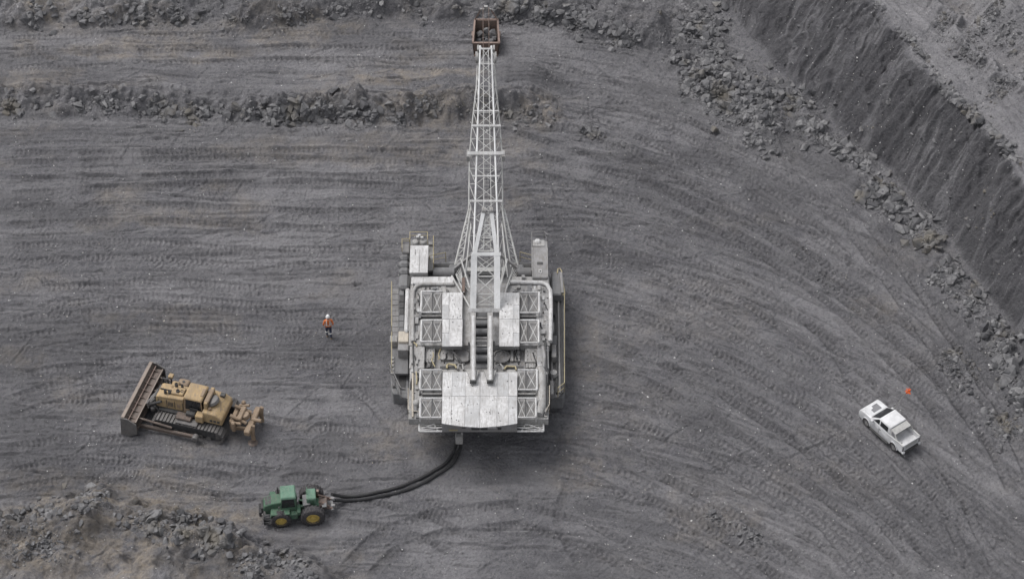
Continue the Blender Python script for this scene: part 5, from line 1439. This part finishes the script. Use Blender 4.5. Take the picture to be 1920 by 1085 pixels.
# ------------------------------------------------------------------ articulated green tractor
p = on_ground(556, 963)
TR_ = thing('articulated_tractor', (p.x, p.y, p.z), math.radians(186), 'green articulated tractor with yellow wheel hubs towing the twin black cables', 'tractor')
def tpart(mb, name, mat, parent=TR_, **kw): return mb.build(name, mat, parent, **kw)
def wheel(x, y, r, w, mat_hub, parent, s, lugs=20):
    prof = [(r * 0.56, -w / 2), (r * 0.86, -w / 2), (r * 0.97, -w * 0.38), (r, -w * 0.2), (r, w * 0.2), (r * 0.97, w * 0.38), (r * 0.86, w / 2), (r * 0.56, w / 2), (r * 0.52, w * 0.3), (r * 0.52, -w * 0.3)]
    wl = MB()
    n = 30; c = Vector((x, y, r))
    V = []; Fs = []
    for q, h in prof:
        for k in range(n):
            t = 2 * PI * k / n
            V.append(c + Vector((math.cos(t) * q, h, math.sin(t) * q)))
    m = len(prof)
    for i in range(m):
        for k in range(n):
            Fs.append((i * n + k, i * n + (k + 1) % n, ((i + 1) % m) * n + (k + 1) % n, ((i + 1) % m) * n + k))
    wl.add(V, Fs)
    o = wl.build('wheel', 'rubber', parent, smooth=True)
    hb = MB().lathe((x, y, r), (0, s, 0), [(r * 0.55, -w * 0.3), (r * 0.61, w * 0.47), (r * 0.57, w * 0.515), (r * 0.52, w * 0.30), (r * 0.22, w * 0.26), (r * 0.19, w * 0.42), (r * 0.06, w * 0.45)], 24)
    hb.build('hub', mat_hub, o, smooth=True)
    if lugs:
        l = MB()
        for k in range(lugs):
            for sd in (-1, 1):
                t = 2 * PI * (k + 0.25 * sd) / lugs
                d = Vector((math.cos(t), 0, math.sin(t))); e = Vector((-math.sin(t), 0, math.cos(t)))
                l.beam(c + d * r * 0.985 + Vector((0, sd * w * 0.04, 0)), c + d * r * 0.965 + Vector((0, sd * w * 0.47, 0)) + e * r * 0.10, r * 0.085, r * 0.10, d)
        l.build('tread', 'rubber', o)
    return o
wheel(1.02, 0.88, 0.66, 0.48, 'hub', TR_, 1); wheel(1.02, -0.88, 0.66, 0.48, 'hub', TR_, -1)
wheel(-1.06, 0.92, 0.78, 0.56, 'hub', TR_, 1); wheel(-1.06, -0.92, 0.78, 0.56, 'hub', TR_, -1)
tpart(MB().tube((1.02, -0.65, 0.62), (1.02, 0.65, 0.62), 0.12, 10), 'axle', 'dark'); tpart(MB().tube((-1.02, -0.65, 0.72), (-1.02, 0.65, 0.72), 0.14, 10), 'axle', 'dark')
tpart(MB().bb(-0.1, 2.0, -0.36, 0.36, 0.55, 1.05), 'front_frame', 'green', bevel=0.04)
hd_ = tpart(MB().prism([(0.62, 1.05), (2.08, 1.0), (2.15, 1.15), (2.02, 1.52), (1.55, 1.70), (0.62, 1.80)], 'y', -0.42, 0.42), 'hood', 'green', bevel=0.05)
for x in (1.05, 1.45, 1.75):
    pass
for y0, y1 in ((-0.33, -0.03), (0.03, 0.33)):
    for x0, x1, z0, z1 in ((1.58, 1.76, 1.69, 1.63), (1.80, 1.97, 1.615, 1.555)):
        tpart(MB().add([(x0, y0, z0 + 0.012), (x0, y1, z0 + 0.012), (x1, y1, z1 - 0.01), (x1, y0, z1 - 0.01), (x0, y0, z0 - 0.05), (x0, y1, z0 - 0.05), (x1, y1, z1 - 0.06), (x1, y0, z1 - 0.06)], [(0, 1, 2, 3), (7, 6, 5, 4), (0, 4, 5, 1), (1, 5, 6, 2), (2, 6, 7, 3), (3, 7, 4, 0)]), 'grille', 'dark', hd_)
tpart(MB().bb(2.13, 2.24, -0.36, 0.36, 0.75, 1.3), 'radiator_guard', 'dark')
for k in range(5):
    tpart(MB().bb(2.25, 2.42, -0.4 + 0.17 * k, -0.27 + 0.17 * k, 0.5, 0.95), 'ballast_weight', 'dark', bevel=0.02)
lad = tpart(MB().bb(1.6, 2.15, 0.5, 0.95, 0.28, 0.34), 'ladder', 'dark')
for k in range(4):
    tpart(MB().bb(1.68, 2.12, 0.52 + 0.08 * k, 0.6 + 0.08 * k, 0.80 - 0.15 * k, 0.84 - 0.15 * k), 'step', 'steel', lad)
tpart(MB().bb(1.62, 1.66, 0.46, 0.98, 0.3, 0.95), 'ladder_side', 'dark', lad)
tpart(MB().bb(2.12, 2.16, 0.46, 0.98, 0.3, 0.95), 'ladder_side', 'dark', lad)
for s in (-1, 1):
    tpart(MB().prism([(0.35, 0.95), (0.42, 1.28), (1.62, 1.28), (1.70, 0.95), (1.58, 1.18), (0.5, 1.18)], 'y', s * 0.42, s * 1.02), 'front_fender', 'green', bevel=0.01)
# cab
cb_ = tpart(MB().frustum(-0.02, 1.0, -0.55, 0.55, 1.06, 0.06, 0.86, -0.48, 0.48, 2.18), 'cab', 'glass', bevel=0.02)
tpart(MB().frustum(-0.08, 0.98, -0.60, 0.60, 2.19, 0.0, 0.90, -0.52, 0.52, 2.36), 'cab_roof', 'green_roof', cb_, bevel=0.06, seg=2)
for x in (-0.02, 1.0):
    for y in (-0.55, 0.55):
        tpart(MB().tube((x, y, 1.06), (0.06 if x < 0 else 0.87, y * 0.88, 2.2), 0.04, 6), 'cab_post', 'green', cb_)
tpart(MB().frustum(-0.06, 1.04, -0.58, 0.58, 1.04, -0.04, 1.02, -0.57, 0.57, 1.36), 'cab_base', 'green', cb_)
tpart(MB().bb(-0.10, 0.4, 0.585, 0.95, 0.6, 1.12), 'fuel_tank', 'green', bevel=0.05)
tpart(MB().bb(-0.10, 0.4, -0.95, -0.585, 0.6, 1.12), 'fuel_tank', 'green', bevel=0.05)
tpart(MB().bb(-0.3, -0.05, 0.2, 0.9, 0.9, 1.25), 'battery_case', 'green', bevel=0.04)
tpart(MB().tube((1.1, -0.5, 1.2), (1.1, -0.5, 2.25), 0.06, 8), 'exhaust_stack', 'dark')
tpart(MB().tube((0.98, 0.6, 1.7), (1.1, 0.85, 1.75), 0.02, 5).box((1.1, 0.88, 1.75), (0.05, 0.14, 0.26)), 'mirror', 'dark')
# joint and rear frame
tpart(MB().lathe((-0.28, 0, 0.5), (0, 0, 1), [(0.2, 0), (0.24, 0.1), (0.24, 0.5), (0.2, 0.6)], 14), 'pivot_joint', 'dark')
tpart(MB().bb(-1.75, -0.2, -0.34, 0.34, 0.6, 1.1), 'rear_frame', 'green', bevel=0.04)
tpart(MB().prism([(-0.5, 1.1), (-0.45, 1.3), (-0.95, 1.38), (-1.0, 1.1)], 'y', -0.5, 0.42), 'gear_cover', 'steel', bevel=0.02)
rb_ = tpart(MB().bb(-1.35, -0.72, -0.62, 0.30, 1.12, 1.78), 'rear_cowl', 'green_roof', bevel=0.06)
tpart(MB().bb(-1.2, -0.9, 0.301, 0.32, 1.25, 1.6), 'cowl_panel', 'green', rb_)
for y in (-0.5, -0.1):
    tpart(MB().tube((-0.78, y, 1.75), (-0.78, y, 2.05), 0.025, 5), 'cowl_post', 'green', rb_)
tpart(MB().tube((-0.78, -0.5, 2.05), (-0.78, -0.1, 2.05), 0.025, 5), 'cowl_rail', 'green', rb_)
hit = tpart(MB().bb(-2.05, -1.5, -0.42, 0.42, 0.75, 1.12), 'rear_hitch', 'rusty', bevel=0.04)
for s in (-1, 1):
    tpart(MB().beam((-1.6, s * 0.32, 1.0), (-2.35, s * 0.4, 0.75), 0.1, 0.16), 'hitch_arm', 'rim', hit)
    tpart(MB().tube((-1.5, s * 0.3, 1.4), (-2.2, s * 0.36, 0.95), 0.06, 8), 'lift_ram', 'rusty', hit)
tpart(MB().beam((-2.35, -0.6, 0.72), (-2.35, 0.55, 0.72), 0.16, 0.16), 'tow_bar', 'steel', hit)
for y in (-0.35, 0.25):
    tpart(MB().bb(-2.55, -2.3, y - 0.1, y + 0.1, 0.6, 0.95), 'cable_clamp', 'mid', hit, bevel=0.03)
tpart(MB().bb(-2.0, -1.7, 0.25, 0.6, 1.12, 1.22), 'hitch_plate', 'steel', hit)
tpart(MB().bb(-1.55, -1.4, -0.7, -0.5, 1.2, 1.5), 'tail_lamp', 'rim', hit)

# ------------------------------------------------------------------ trailing cables
def smooth_pts(pts, n=60):
    P = np.array(pts, float); t = np.linspace(0, len(P) - 1, n)
    out = []
    for u in t:
        i = min(int(u), len(P) - 2); f = u - i
        p0, p1, p2, p3 = P[max(i - 1, 0)], P[i], P[i + 1], P[min(i + 2, len(P) - 1)]
        out.append(0.5 * ((2 * p1) + (p2 - p0) * f + (2 * p0 - 5 * p1 + 4 * p2 - p3) * f * f + (3 * p1 - p0 - 3 * p2 + p3) * f ** 3))
    return out
def cable(pts, z0, z1, lab):
    q = smooth_pts(pts)
    P = []
    for k, (x, y) in enumerate(q):
        t = k / (len(q) - 1)
        x += 0.7 * math.sin(k * 0.53 + z0 + len(lab)) * min(1, 6 * t * (1 - t)); y += 0.7 * math.sin(k * 0.37 + 1.7 * len(lab)) * min(1, 6 * t * (1 - t))
        lift = max(z0 * (1 - t / 0.10), 0) + max(z1 * (1 - (1 - t) / 0.16), 0)
        if lift > 0.05:
            w = at(x, y, lift + 0.1)
        else:
            w = on_ground(x, y); w.z += 0.09
        w.z = max(w.z, float(gz(w.x, w.y)) + 0.08)
        P.append(w)
    for _ in range(3):
        for i in range(1, len(P) - 1): P[i] = (P[i - 1] + P[i] * 2 + P[i + 1]) / 4
    o = MB().path(P, 0.12, 8).build('power_cable', 'hose', None, smooth=True)
    tag(o, lab, 'cable')
cable([(857, 821), (852, 846), (838, 866), (815, 883), (790, 897), (750, 913), (710, 924), (675, 930), (645, 930), (622, 926)], 1.5, 0.7, 'upper of the two thick black cables curving from dragline to tractor')
cable([(865, 822), (862, 847), (848, 870), (824, 888), (798, 904), (756, 921), (712, 932), (678, 937), (648, 938), (624, 937)], 1.5, 0.7, 'lower of the two thick black cables curving from dragline to tractor')

# ------------------------------------------------------------------ white utility pickup with whip flag
p = on_ground(1665, 812)
UT = thing('pickup_truck', (p.x, p.y, p.z), math.atan2(60, -45), 'white double-cab pickup with open tray and orange whip flag', 'pickup')
UZ = 1.15
def upart(mb, name, mat, parent=UT, tall=True, **kw):
    if tall: mb.v = [Vector((v.x, v.y, v.z * UZ)) for v in mb.v]
    return mb.build(name, mat, parent, **kw)
hw = 0.80
body = upart(MB().prism([(-2.15, 0.42), (-2.15, 0.62), (-0.92, 0.62), (-0.92, 0.98), (0.95, 1.02), (1.75, 0.99), (2.06, 0.93), (2.15, 0.70), (2.15, 0.38), (1.75, 0.34), (1.68, 0.62), (1.36, 0.74), (1.05, 0.62), (0.97, 0.32), (-0.95, 0.32), (-1.0, 0.60), (-1.33, 0.74), (-1.66, 0.60), (-1.72, 0.40)], 'y', -hw, hw), 'body', 'ute_white', bevel=0.035, seg=2, smooth=True)
upart(MB().prism([(1.10, 1.04), (1.80, 1.015), (2.03, 0.95), (1.80, 0.96), (1.10, 0.98)], 'y', -hw * 0.84, hw * 0.84), 'bonnet', 'ute_white', body, bevel=0.01)
bz = lambda x: 1.045 - (x - 0.92) * 0.034 + 0.004
V = [(1.22, -0.42), (1.78, -0.42), (1.78, 0.05), (1.58, 0.06), (1.55, 0.28), (1.22, 0.30)]
upart(MB().add([(x, y, bz(x)) for x, y in V] + [(x, y, bz(x) - 0.02) for x, y in V], [(0, 1, 2, 3, 4, 5), (11, 10, 9, 8, 7, 6)] + [(i, (i + 1) % 6, 6 + (i + 1) % 6, 6 + i) for i in range(6)]), 'bonnet_print', 'decal', body)
cabn = upart(MB().frustum(-0.90, 1.14, -hw * 0.97, hw * 0.97, 0.97, -0.80, 0.24, -hw * 0.86, hw * 0.86, 1.50), 'cabin', 'ute_white', bevel=0.04, seg=2, smooth=True)
upart(MB().frustum(-0.84, 0.22, -hw * 0.85, hw * 0.85, 1.495, -0.78, 0.16, -hw * 0.80, hw * 0.80, 1.535), 'cabin_roof', 'ute_white', cabn, bevel=0.02)
def facep(corn, name, mat, d, parent):
    d = Vector(d) * 0.012
    n = len(corn)
    m = MB().add([Vector(c) + d for c in corn] + [Vector(c) - d * 3 for c in corn], [tuple(range(n)), tuple(range(2 * n - 1, n - 1, -1))] + [(i, (i + 1) % n, n + (i + 1) % n, n + i) for i in range(n)])
    return upart(m, name, mat, parent)
def cs(x0, z, s):    # y of the cabin side at height z
    t = (z - 0.97) / 0.53
    return s * hw * (0.97 + (0.86 - 0.97) * t)
facep([(1.03, -0.70, 1.035), (1.03, 0.70, 1.035), (0.31, 0.63, 1.458), (0.31, -0.63, 1.458)], 'windscreen', 'glass', (0.6, 0, 0.75), cabn)
for s in (-1, 1):
    n = (0, s, 0.25)
    facep([(0.72, cs(0, 1.07, s), 1.07), (0.20, cs(0, 1.07, s), 1.07), (0.20, cs(0, 1.40, s), 1.40), (0.32, cs(0, 1.40, s), 1.40)], 'side_window', 'glass', n, cabn)
    facep([(0.10, cs(0, 1.07, s), 1.07), (-0.62, cs(0, 1.07, s), 1.07), (-0.60, cs(0, 1.40, s), 1.40), (0.10, cs(0, 1.40, s), 1.40)], 'side_window', 'glass', n, cabn)
    upart(MB().bb(0.14, 0.16, s * hw - 0.004, s * hw + 0.006, 0.42, 0.88), 'door_gap', 'dark', body)
    upart(MB().bb(-0.02, 0.1, s * hw, s * (hw + 0.025), 0.76, 0.80), 'door_handle', 'dark', body)
    upart(MB().bb(0.66, 0.82, s * 0.80, s * 0.98, 0.98, 1.12), 'mirror', 'ute_white', cabn, bevel=0.03)
    upart(MB().bb(1.93, 2.10, s * 0.42, s * 0.74, 0.66, 0.80), 'headlight', 'tape', body, bevel=0.02)
    upart(MB().bb(-2.19, -2.13, s * 0.66, s * 0.78, 0.6, 0.9), 'tail_light', 'mid', body)
    upart(MB().bb(-0.85, 0.9, s * 0.80, s * 0.93, 0.28, 0.33), 'side_step', 'dark', body)
    upart(MB().prism([(-2.15, 0.62), (-0.93, 0.62), (-0.93, 1.03), (-2.15, 1.02)], 'y', s * (hw - 0.07), s * hw), 'tray_side', 'ute_white', bevel=0.015)
    upart(MB().beam((-2.16, s * (hw - 0.04), 1.04), (-1.5, s * (hw - 0.04), 1.05), 0.09, 0.03), 'tray_rail', 'ute_grey')
upart(MB().bb(-2.12, -0.93, -hw + 0.08, hw - 0.08, 0.63, 0.74), 'tray_floor', 'ute_white')
upart(MB().bb(-2.17, -2.10, -hw + 0.02, hw - 0.02, 0.62, 1.01), 'tailgate', 'ute_white', bevel=0.015)
upart(MB().bb(-2.18, -2.172, -0.5, 0.5, 0.70, 0.94), 'tailgate_panel', 'ute_grey')
upart(MB().bb(-2.28, -2.16, -0.74, 0.74, 0.40, 0.52), 'rear_bumper', 'dark', bevel=0.02)
for s in (-1, 1):
    upart(MB().bb(-2.30, -2.12, s * 0.70 - 0.1, s * 0.70 + 0.1, 0.40, 0.56), 'bumper_corner', 'ute_white', bevel=0.03)
for x, y in ((-1.95, -0.5), (-1.98, -0.2), (-1.7, 0.4)):
    upart(MB().box((x, y, 0.75), (0.06, 0.06, 0.02)), 'tie_down', 'dark')
# rear window frame and sloping load cover behind the cabin
def slab(q, d, name, mat):
    d = Vector(d)
    upart(MB().add([Vector(c) for c in q] + [Vector(c) - d for c in q], [(0, 1, 2, 3), (7, 6, 5, 4), (0, 4, 5, 1), (1, 5, 6, 2), (2, 6, 7, 3), (3, 7, 4, 0)]), name, mat)
slab([(-0.86, -hw * 0.84, 1.44), (-0.86, hw * 0.84, 1.44), (-1.30, hw * 0.86, 1.34), (-1.30, -hw * 0.86, 1.34)], (0, 0, 0.03), 'canopy_top', 'ute_grey')
for s in (-1, 1):
    slab([(-0.90, s * hw * 0.95, 1.03), (-0.86, s * hw * 0.85, 1.43), (-1.29, s * hw * 0.87, 1.33), (-1.62, s * hw * 0.95, 1.03)], (0, s * 0.02, 0), 'canopy_side', 'ute_grey')
    slab([(-0.98, s * (hw * 0.93 + 0.006), 1.09), (-0.95, s * (hw * 0.87 + 0.006), 1.36), (-1.22, s * (hw * 0.88 + 0.006), 1.30), (-1.38, s * (hw * 0.93 + 0.006), 1.09)], (0, s * 0.02, 0), 'canopy_window', 'decal')
upart(MB().bb(-0.93, -0.91, -hw * 0.7, hw * 0.7, 0.68, 0.95), 'tray_head', 'ute_grey')
# bull bar
bull = upart(MB().path([(2.02, -0.78, 0.5), (2.26, -0.62, 0.52), (2.32, 0, 0.52), (2.26, 0.62, 0.52), (2.02, 0.78, 0.5)], 0.05, 6), 'bull_bar', 'mid', smooth=True)
upart(MB().path([(2.16, -0.62, 0.52), (2.2, -0.55, 0.82), (2.24, 0, 0.84), (2.2, 0.55, 0.82), (2.16, 0.62, 0.52)], 0.035, 6), 'hoop', 'steel', bull, smooth=True)
upart(MB().bb(2.14, 2.2, -0.4, 0.4, 0.5, 0.74), 'grille', 'dark', body)
for x in (1.36, -1.33):
    for s in (-1, 1):
        wheel(x, s * 0.70, 0.38, 0.24, 'mid', UT, s, 0)
for s in (-1, 1):
    for x in (1.36, -1.33):
        pts_ = [(x + 0.40 * math.cos(PI * k / 8), 0.36 + 0.40 * math.sin(PI * k / 8)) for k in range(9)] + [(x + 0.345 * math.cos(PI * k / 8), 0.36 + 0.345 * math.sin(PI * k / 8)) for k in range(8, -1, -1)]
        upart(MB().prism(pts_, 'y', s * (hw - 0.02), s * (hw + 0.045)), 'wheel_arch', 'ute_white', body)
# flag: pole leans over the far side, given in the truck's own frame
Rinv = Matrix.Rotation(-UT.rotation_euler.z, 3, 'Z')
def ul(v): return Rinv @ (Vector(v) - Vector(UT.location))
pb = ul(at(1674, 769, p.z + 1.0)); pt = ul(at(1702, 731, p.z + 3.1))
pole = upart(MB().tube(pb, pt, 0.034, 6, 0.026), 'flag_pole', 'light', tall=False)
upart(MB().lathe(pb - Vector((0, 0, 0.08)), (0, 0, 1), [(0.05, 0), (0.05, 0.1)], 8), 'pole_mount', 'dark', pole, tall=False)
fl = MB()
pts_ = [(-0.17, 0.02), (-0.05, 0.07), (-0.06, 0.21), (0.03, 0.10), (0.10, 0.24), (0.11, 0.10), (0.20, 0.13), (0.15, -0.02), (0.18, -0.17), (0.03, -0.12), (-0.10, -0.15), (-0.07, -0.04)]
F0 = pt + Vector((0, 0, -0.12)); ux = Rinv @ Vector((1, 0, 0)); uy = Rinv @ Vector((0, 0.70, 0.71)); uz = Rinv @ Vector((0, -0.71, 0.70))
cloth = [F0 + ux * a_ * 1.2 + uy * b_ * 1.2 + uz * (0.07 * math.sin(k * 2.4)) for k, (a_, b_) in enumerate(pts_)]
cen = F0 + ux * 0.03 + uz * 0.05
n_ = len(cloth); Vf = cloth + [cen] + [c_ - uz * 0.012 for c_ in cloth] + [cen - uz * 0.012]
fl.add(Vf, [(k, (k + 1) % n_, n_) for k in range(n_)] + [(n_ + 1 + (k + 1) % n_, n_ + 1 + k, 2 * n_ + 1) for k in range(n_)] + [(k, n_ + 1 + k, n_ + 1 + (k + 1) % n_, (k + 1) % n_) for k in range(n_)])
upart(fl, 'flag', 'flag', pole, tall=False)

# ------------------------------------------------------------------ worker walking away, from behind
p = on_ground(617, 631)
PS = thing('person', (p.x, p.y, p.z), math.radians(8), 'person in orange work shirt, navy trousers and white hard hat walking away', 'person')
S_ = 1.17       # whole figure
def skin_mesh(name, nodes, edges, root, lvl=2):
    me = bpy.data.meshes.new(name)
    me.from_pydata([tuple(Vector(v[0]) * S_) for v in nodes], edges, [])
    o = bpy.data.objects.new(name, me); COL.objects.link(o)
    md = o.modifiers.new('skin', 'SKIN'); md.use_smooth_shade = True
    for i, v in enumerate(nodes):
        sv = me.skin_vertices[0].data[i]
        sv.radius = (v[1] * S_, (v[2] if len(v) > 2 else v[1]) * S_); sv.use_root = (i == root)
    sb = o.modifiers.new('sub', 'SUBSURF'); sb.levels = sb.render_levels = lvl
    dg = bpy.context.evaluated_depsgraph_get()
    ev = o.evaluated_get(dg)
    m2 = bpy.data.meshes.new_from_object(ev)
    bpy.data.objects.remove(o, do_unlink=True)
    return m2
# facing +y; right side is +x
nodes = [((0, 0, 0.93), 0.150, 0.12),                                        # 0 pelvis
         ((0, 0.01, 1.10), 0.185, 0.15), ((0, 0.0, 1.30), 0.19, 0.14), ((0, -0.01, 1.43), 0.13, 0.10), ((0, 0.0, 1.52), 0.058, 0.06),   # 1-4
         ((0, 0.02, 1.60), 0.070, 0.080), ((0, 0.025, 1.70), 0.078, 0.092), ((0, 0.02, 1.775), 0.055, 0.065),                               # 5-7 head
         ((-0.10, 0.0, 0.84), 0.105), ((-0.11, 0.13, 0.50), 0.078), ((-0.105, 0.02, 0.12), 0.046), ((-0.105, 0.13, 0.045), 0.036, 0.045),   # 8-11 left leg (bent)
         ((0.10, 0.0, 0.84), 0.105), ((0.105, 0.02, 0.48), 0.078), ((0.105, -0.22, 0.13), 0.046), ((0.11, -0.13, 0.045), 0.036, 0.045),      # 12-15 right leg (trailing)
         ((-0.20, -0.01, 1.42), 0.068), ((-0.28, -0.06, 1.17), 0.058), ((-0.275, 0.07, 0.98), 0.038), ((-0.265, 0.10, 0.90), 0.03, 0.04),    # 16-19 left arm
         ((0.20, -0.01, 1.42), 0.068), ((0.28, -0.07, 1.17), 0.058), ((0.27, 0.04, 0.96), 0.036), ((0.265, 0.08, 0.885), 0.03, 0.04)]       # 20-23 right arm
edges = [(0, 1), (1, 2), (2, 3), (3, 4), (4, 5), (5, 6), (6, 7), (0, 8), (8, 9), (9, 10), (10, 11), (0, 12), (12, 13), (13, 14), (14, 15), (3, 16), (16, 17), (17, 18), (18, 19), (3, 20), (20, 21), (21, 22), (22, 23)]
# fingers and thumbs
for wrist, sx in ((19, -1), (23, 1)):
    b_ = Vector(nodes[wrist][0])
    for k in range(4):
        off = Vector((sx * 0.002, 0.026 - 0.016 * k, -0.03))
        l_ = (0.075, 0.085, 0.08, 0.06)[k]
        i0 = len(nodes)
        nodes.append((tuple(b_ + off), 0.010)); nodes.append((tuple(b_ + off + Vector((0, 0.004, -l_ * 0.55))), 0.009)); nodes.append((tuple(b_ + off + Vector((-sx * 0.012, 0.014, -l_))), 0.007))
        edges += [(wrist, i0), (i0, i0 + 1), (i0 + 1, i0 + 2)]
    i0 = len(nodes)
    nodes.append((tuple(b_ + Vector((-sx * 0.01, 0.045, 0.0))), 0.011)); nodes.append((tuple(b_ + Vector((-sx * 0.02, 0.065, -0.045))), 0.009))
    edges += [(wrist, i0), (i0, i0 + 1)]
bodym = skin_mesh('body', nodes, edges, 0)
for k in ('skin', 'orange', 'navy', 'boot', 'hair'):
    bodym.materials.append(M[k])
for f in bodym.polygons:
    c_ = f.center / S_
    arm = abs(c_.x) > 0.225 and c_.z < 1.45
    if c_.z > 1.50: f.material_index = 4 if (c_.z > 1.6 and c_.y < 0.03) else 0
    elif arm: f.material_index = 0 if c_.z < 0.96 else 1
    elif c_.z > 0.94: f.material_index = 1
    elif c_.z > 0.13: f.material_index = 2
    else: f.material_index = 3
bodym.polygons.foreach_set('use_smooth', [True] * len(bodym.polygons))
bo = bpy.data.objects.new('body', bodym); COL.objects.link(bo); bo.parent = PS
def ppart(mb, name, mat, **kw):
    mb.v = [v * S_ for v in mb.v]
    return mb.build(name, mat, PS, **kw)
hel = ppart(MB().lathe((0, 0.015, 1.70), (0, -0.05, 1), [(0.128, 0.0), (0.124, 0.015), (0.108, 0.02), (0.105, 0.06), (0.088, 0.105), (0.05, 0.13), (0.01, 0.137)], 20), 'hard_hat', 'helmet', smooth=True)
ppart(MB().box((0, 0.03, 1.80), (0.03, 0.2, 0.02)), 'hat_ridge', 'helmet')
ppart(MB().box((0.03, 0.105, 1.66), (0.022, 0.012, 0.014)).box((-0.03, 0.105, 1.66), (0.022, 0.012, 0.014)), 'eyes', 'hair')
ppart(MB().frustum(-0.016, 0.016, 0.09, 0.13, 1.60, -0.008, 0.008, 0.09, 0.108, 1.66), 'nose', 'skin')
ppart(MB().box((0, 0.10, 1.57), (0.05, 0.012, 0.012)), 'mouth', 'rim')
for s in (-1, 1):
    ppart(MB().lathe((s * 0.075, 0.02, 1.645), (s, 0, 0), [(0.028, 0), (0.03, 0.01), (0.02, 0.016)], 10), 'ear', 'skin')
    # reflective braces over the shoulders and bands round the shins
    ppart(MB().path([(s * 0.095, -0.148, 1.12), (s * 0.10, -0.145, 1.26), (s * 0.105, -0.122, 1.38), (s * 0.105, -0.06, 1.475), (s * 0.105, 0.03, 1.47), (s * 0.10, 0.125, 1.36), (s * 0.095, 0.145, 1.2)], 0.026, 6), 'reflective_brace', 'tape', smooth=True)
ppart(MB().add([(0.196 * math.cos(t) , 0.16 * math.sin(t), z) for z in (1.09, 1.14) for t in [2 * PI * k / 24 for k in range(24)]], [(k, (k + 1) % 24, 24 + (k + 1) % 24, 24 + k) for k in range(24)]), 'reflective_belt', 'tape', smooth=True)
ppart(MB().lathe((-0.11, 0.09, 0.34), (0, 0.25, 1), [(0.078, 0), (0.08, 0.01), (0.08, 0.055), (0.078, 0.06)], 14), 'leg_band', 'tape', smooth=True)
ppart(MB().lathe((0.105, -0.09, 0.31), (0, 0.55, 0.8), [(0.076, 0), (0.079, 0.01), (0.079, 0.055), (0.076, 0.06)], 14), 'leg_band', 'tape', smooth=True)
for x, y, rz in ((-0.105, 0.06, 0), (0.108, -0.18, 0)):
    ppart(MB().frustum(x - 0.052, x + 0.052, y - 0.10, y + 0.17, 0.0, x - 0.045, x + 0.045, y - 0.09, y + 0.12, 0.085), 'boot', 'boot', bevel=0.02, smooth=True)
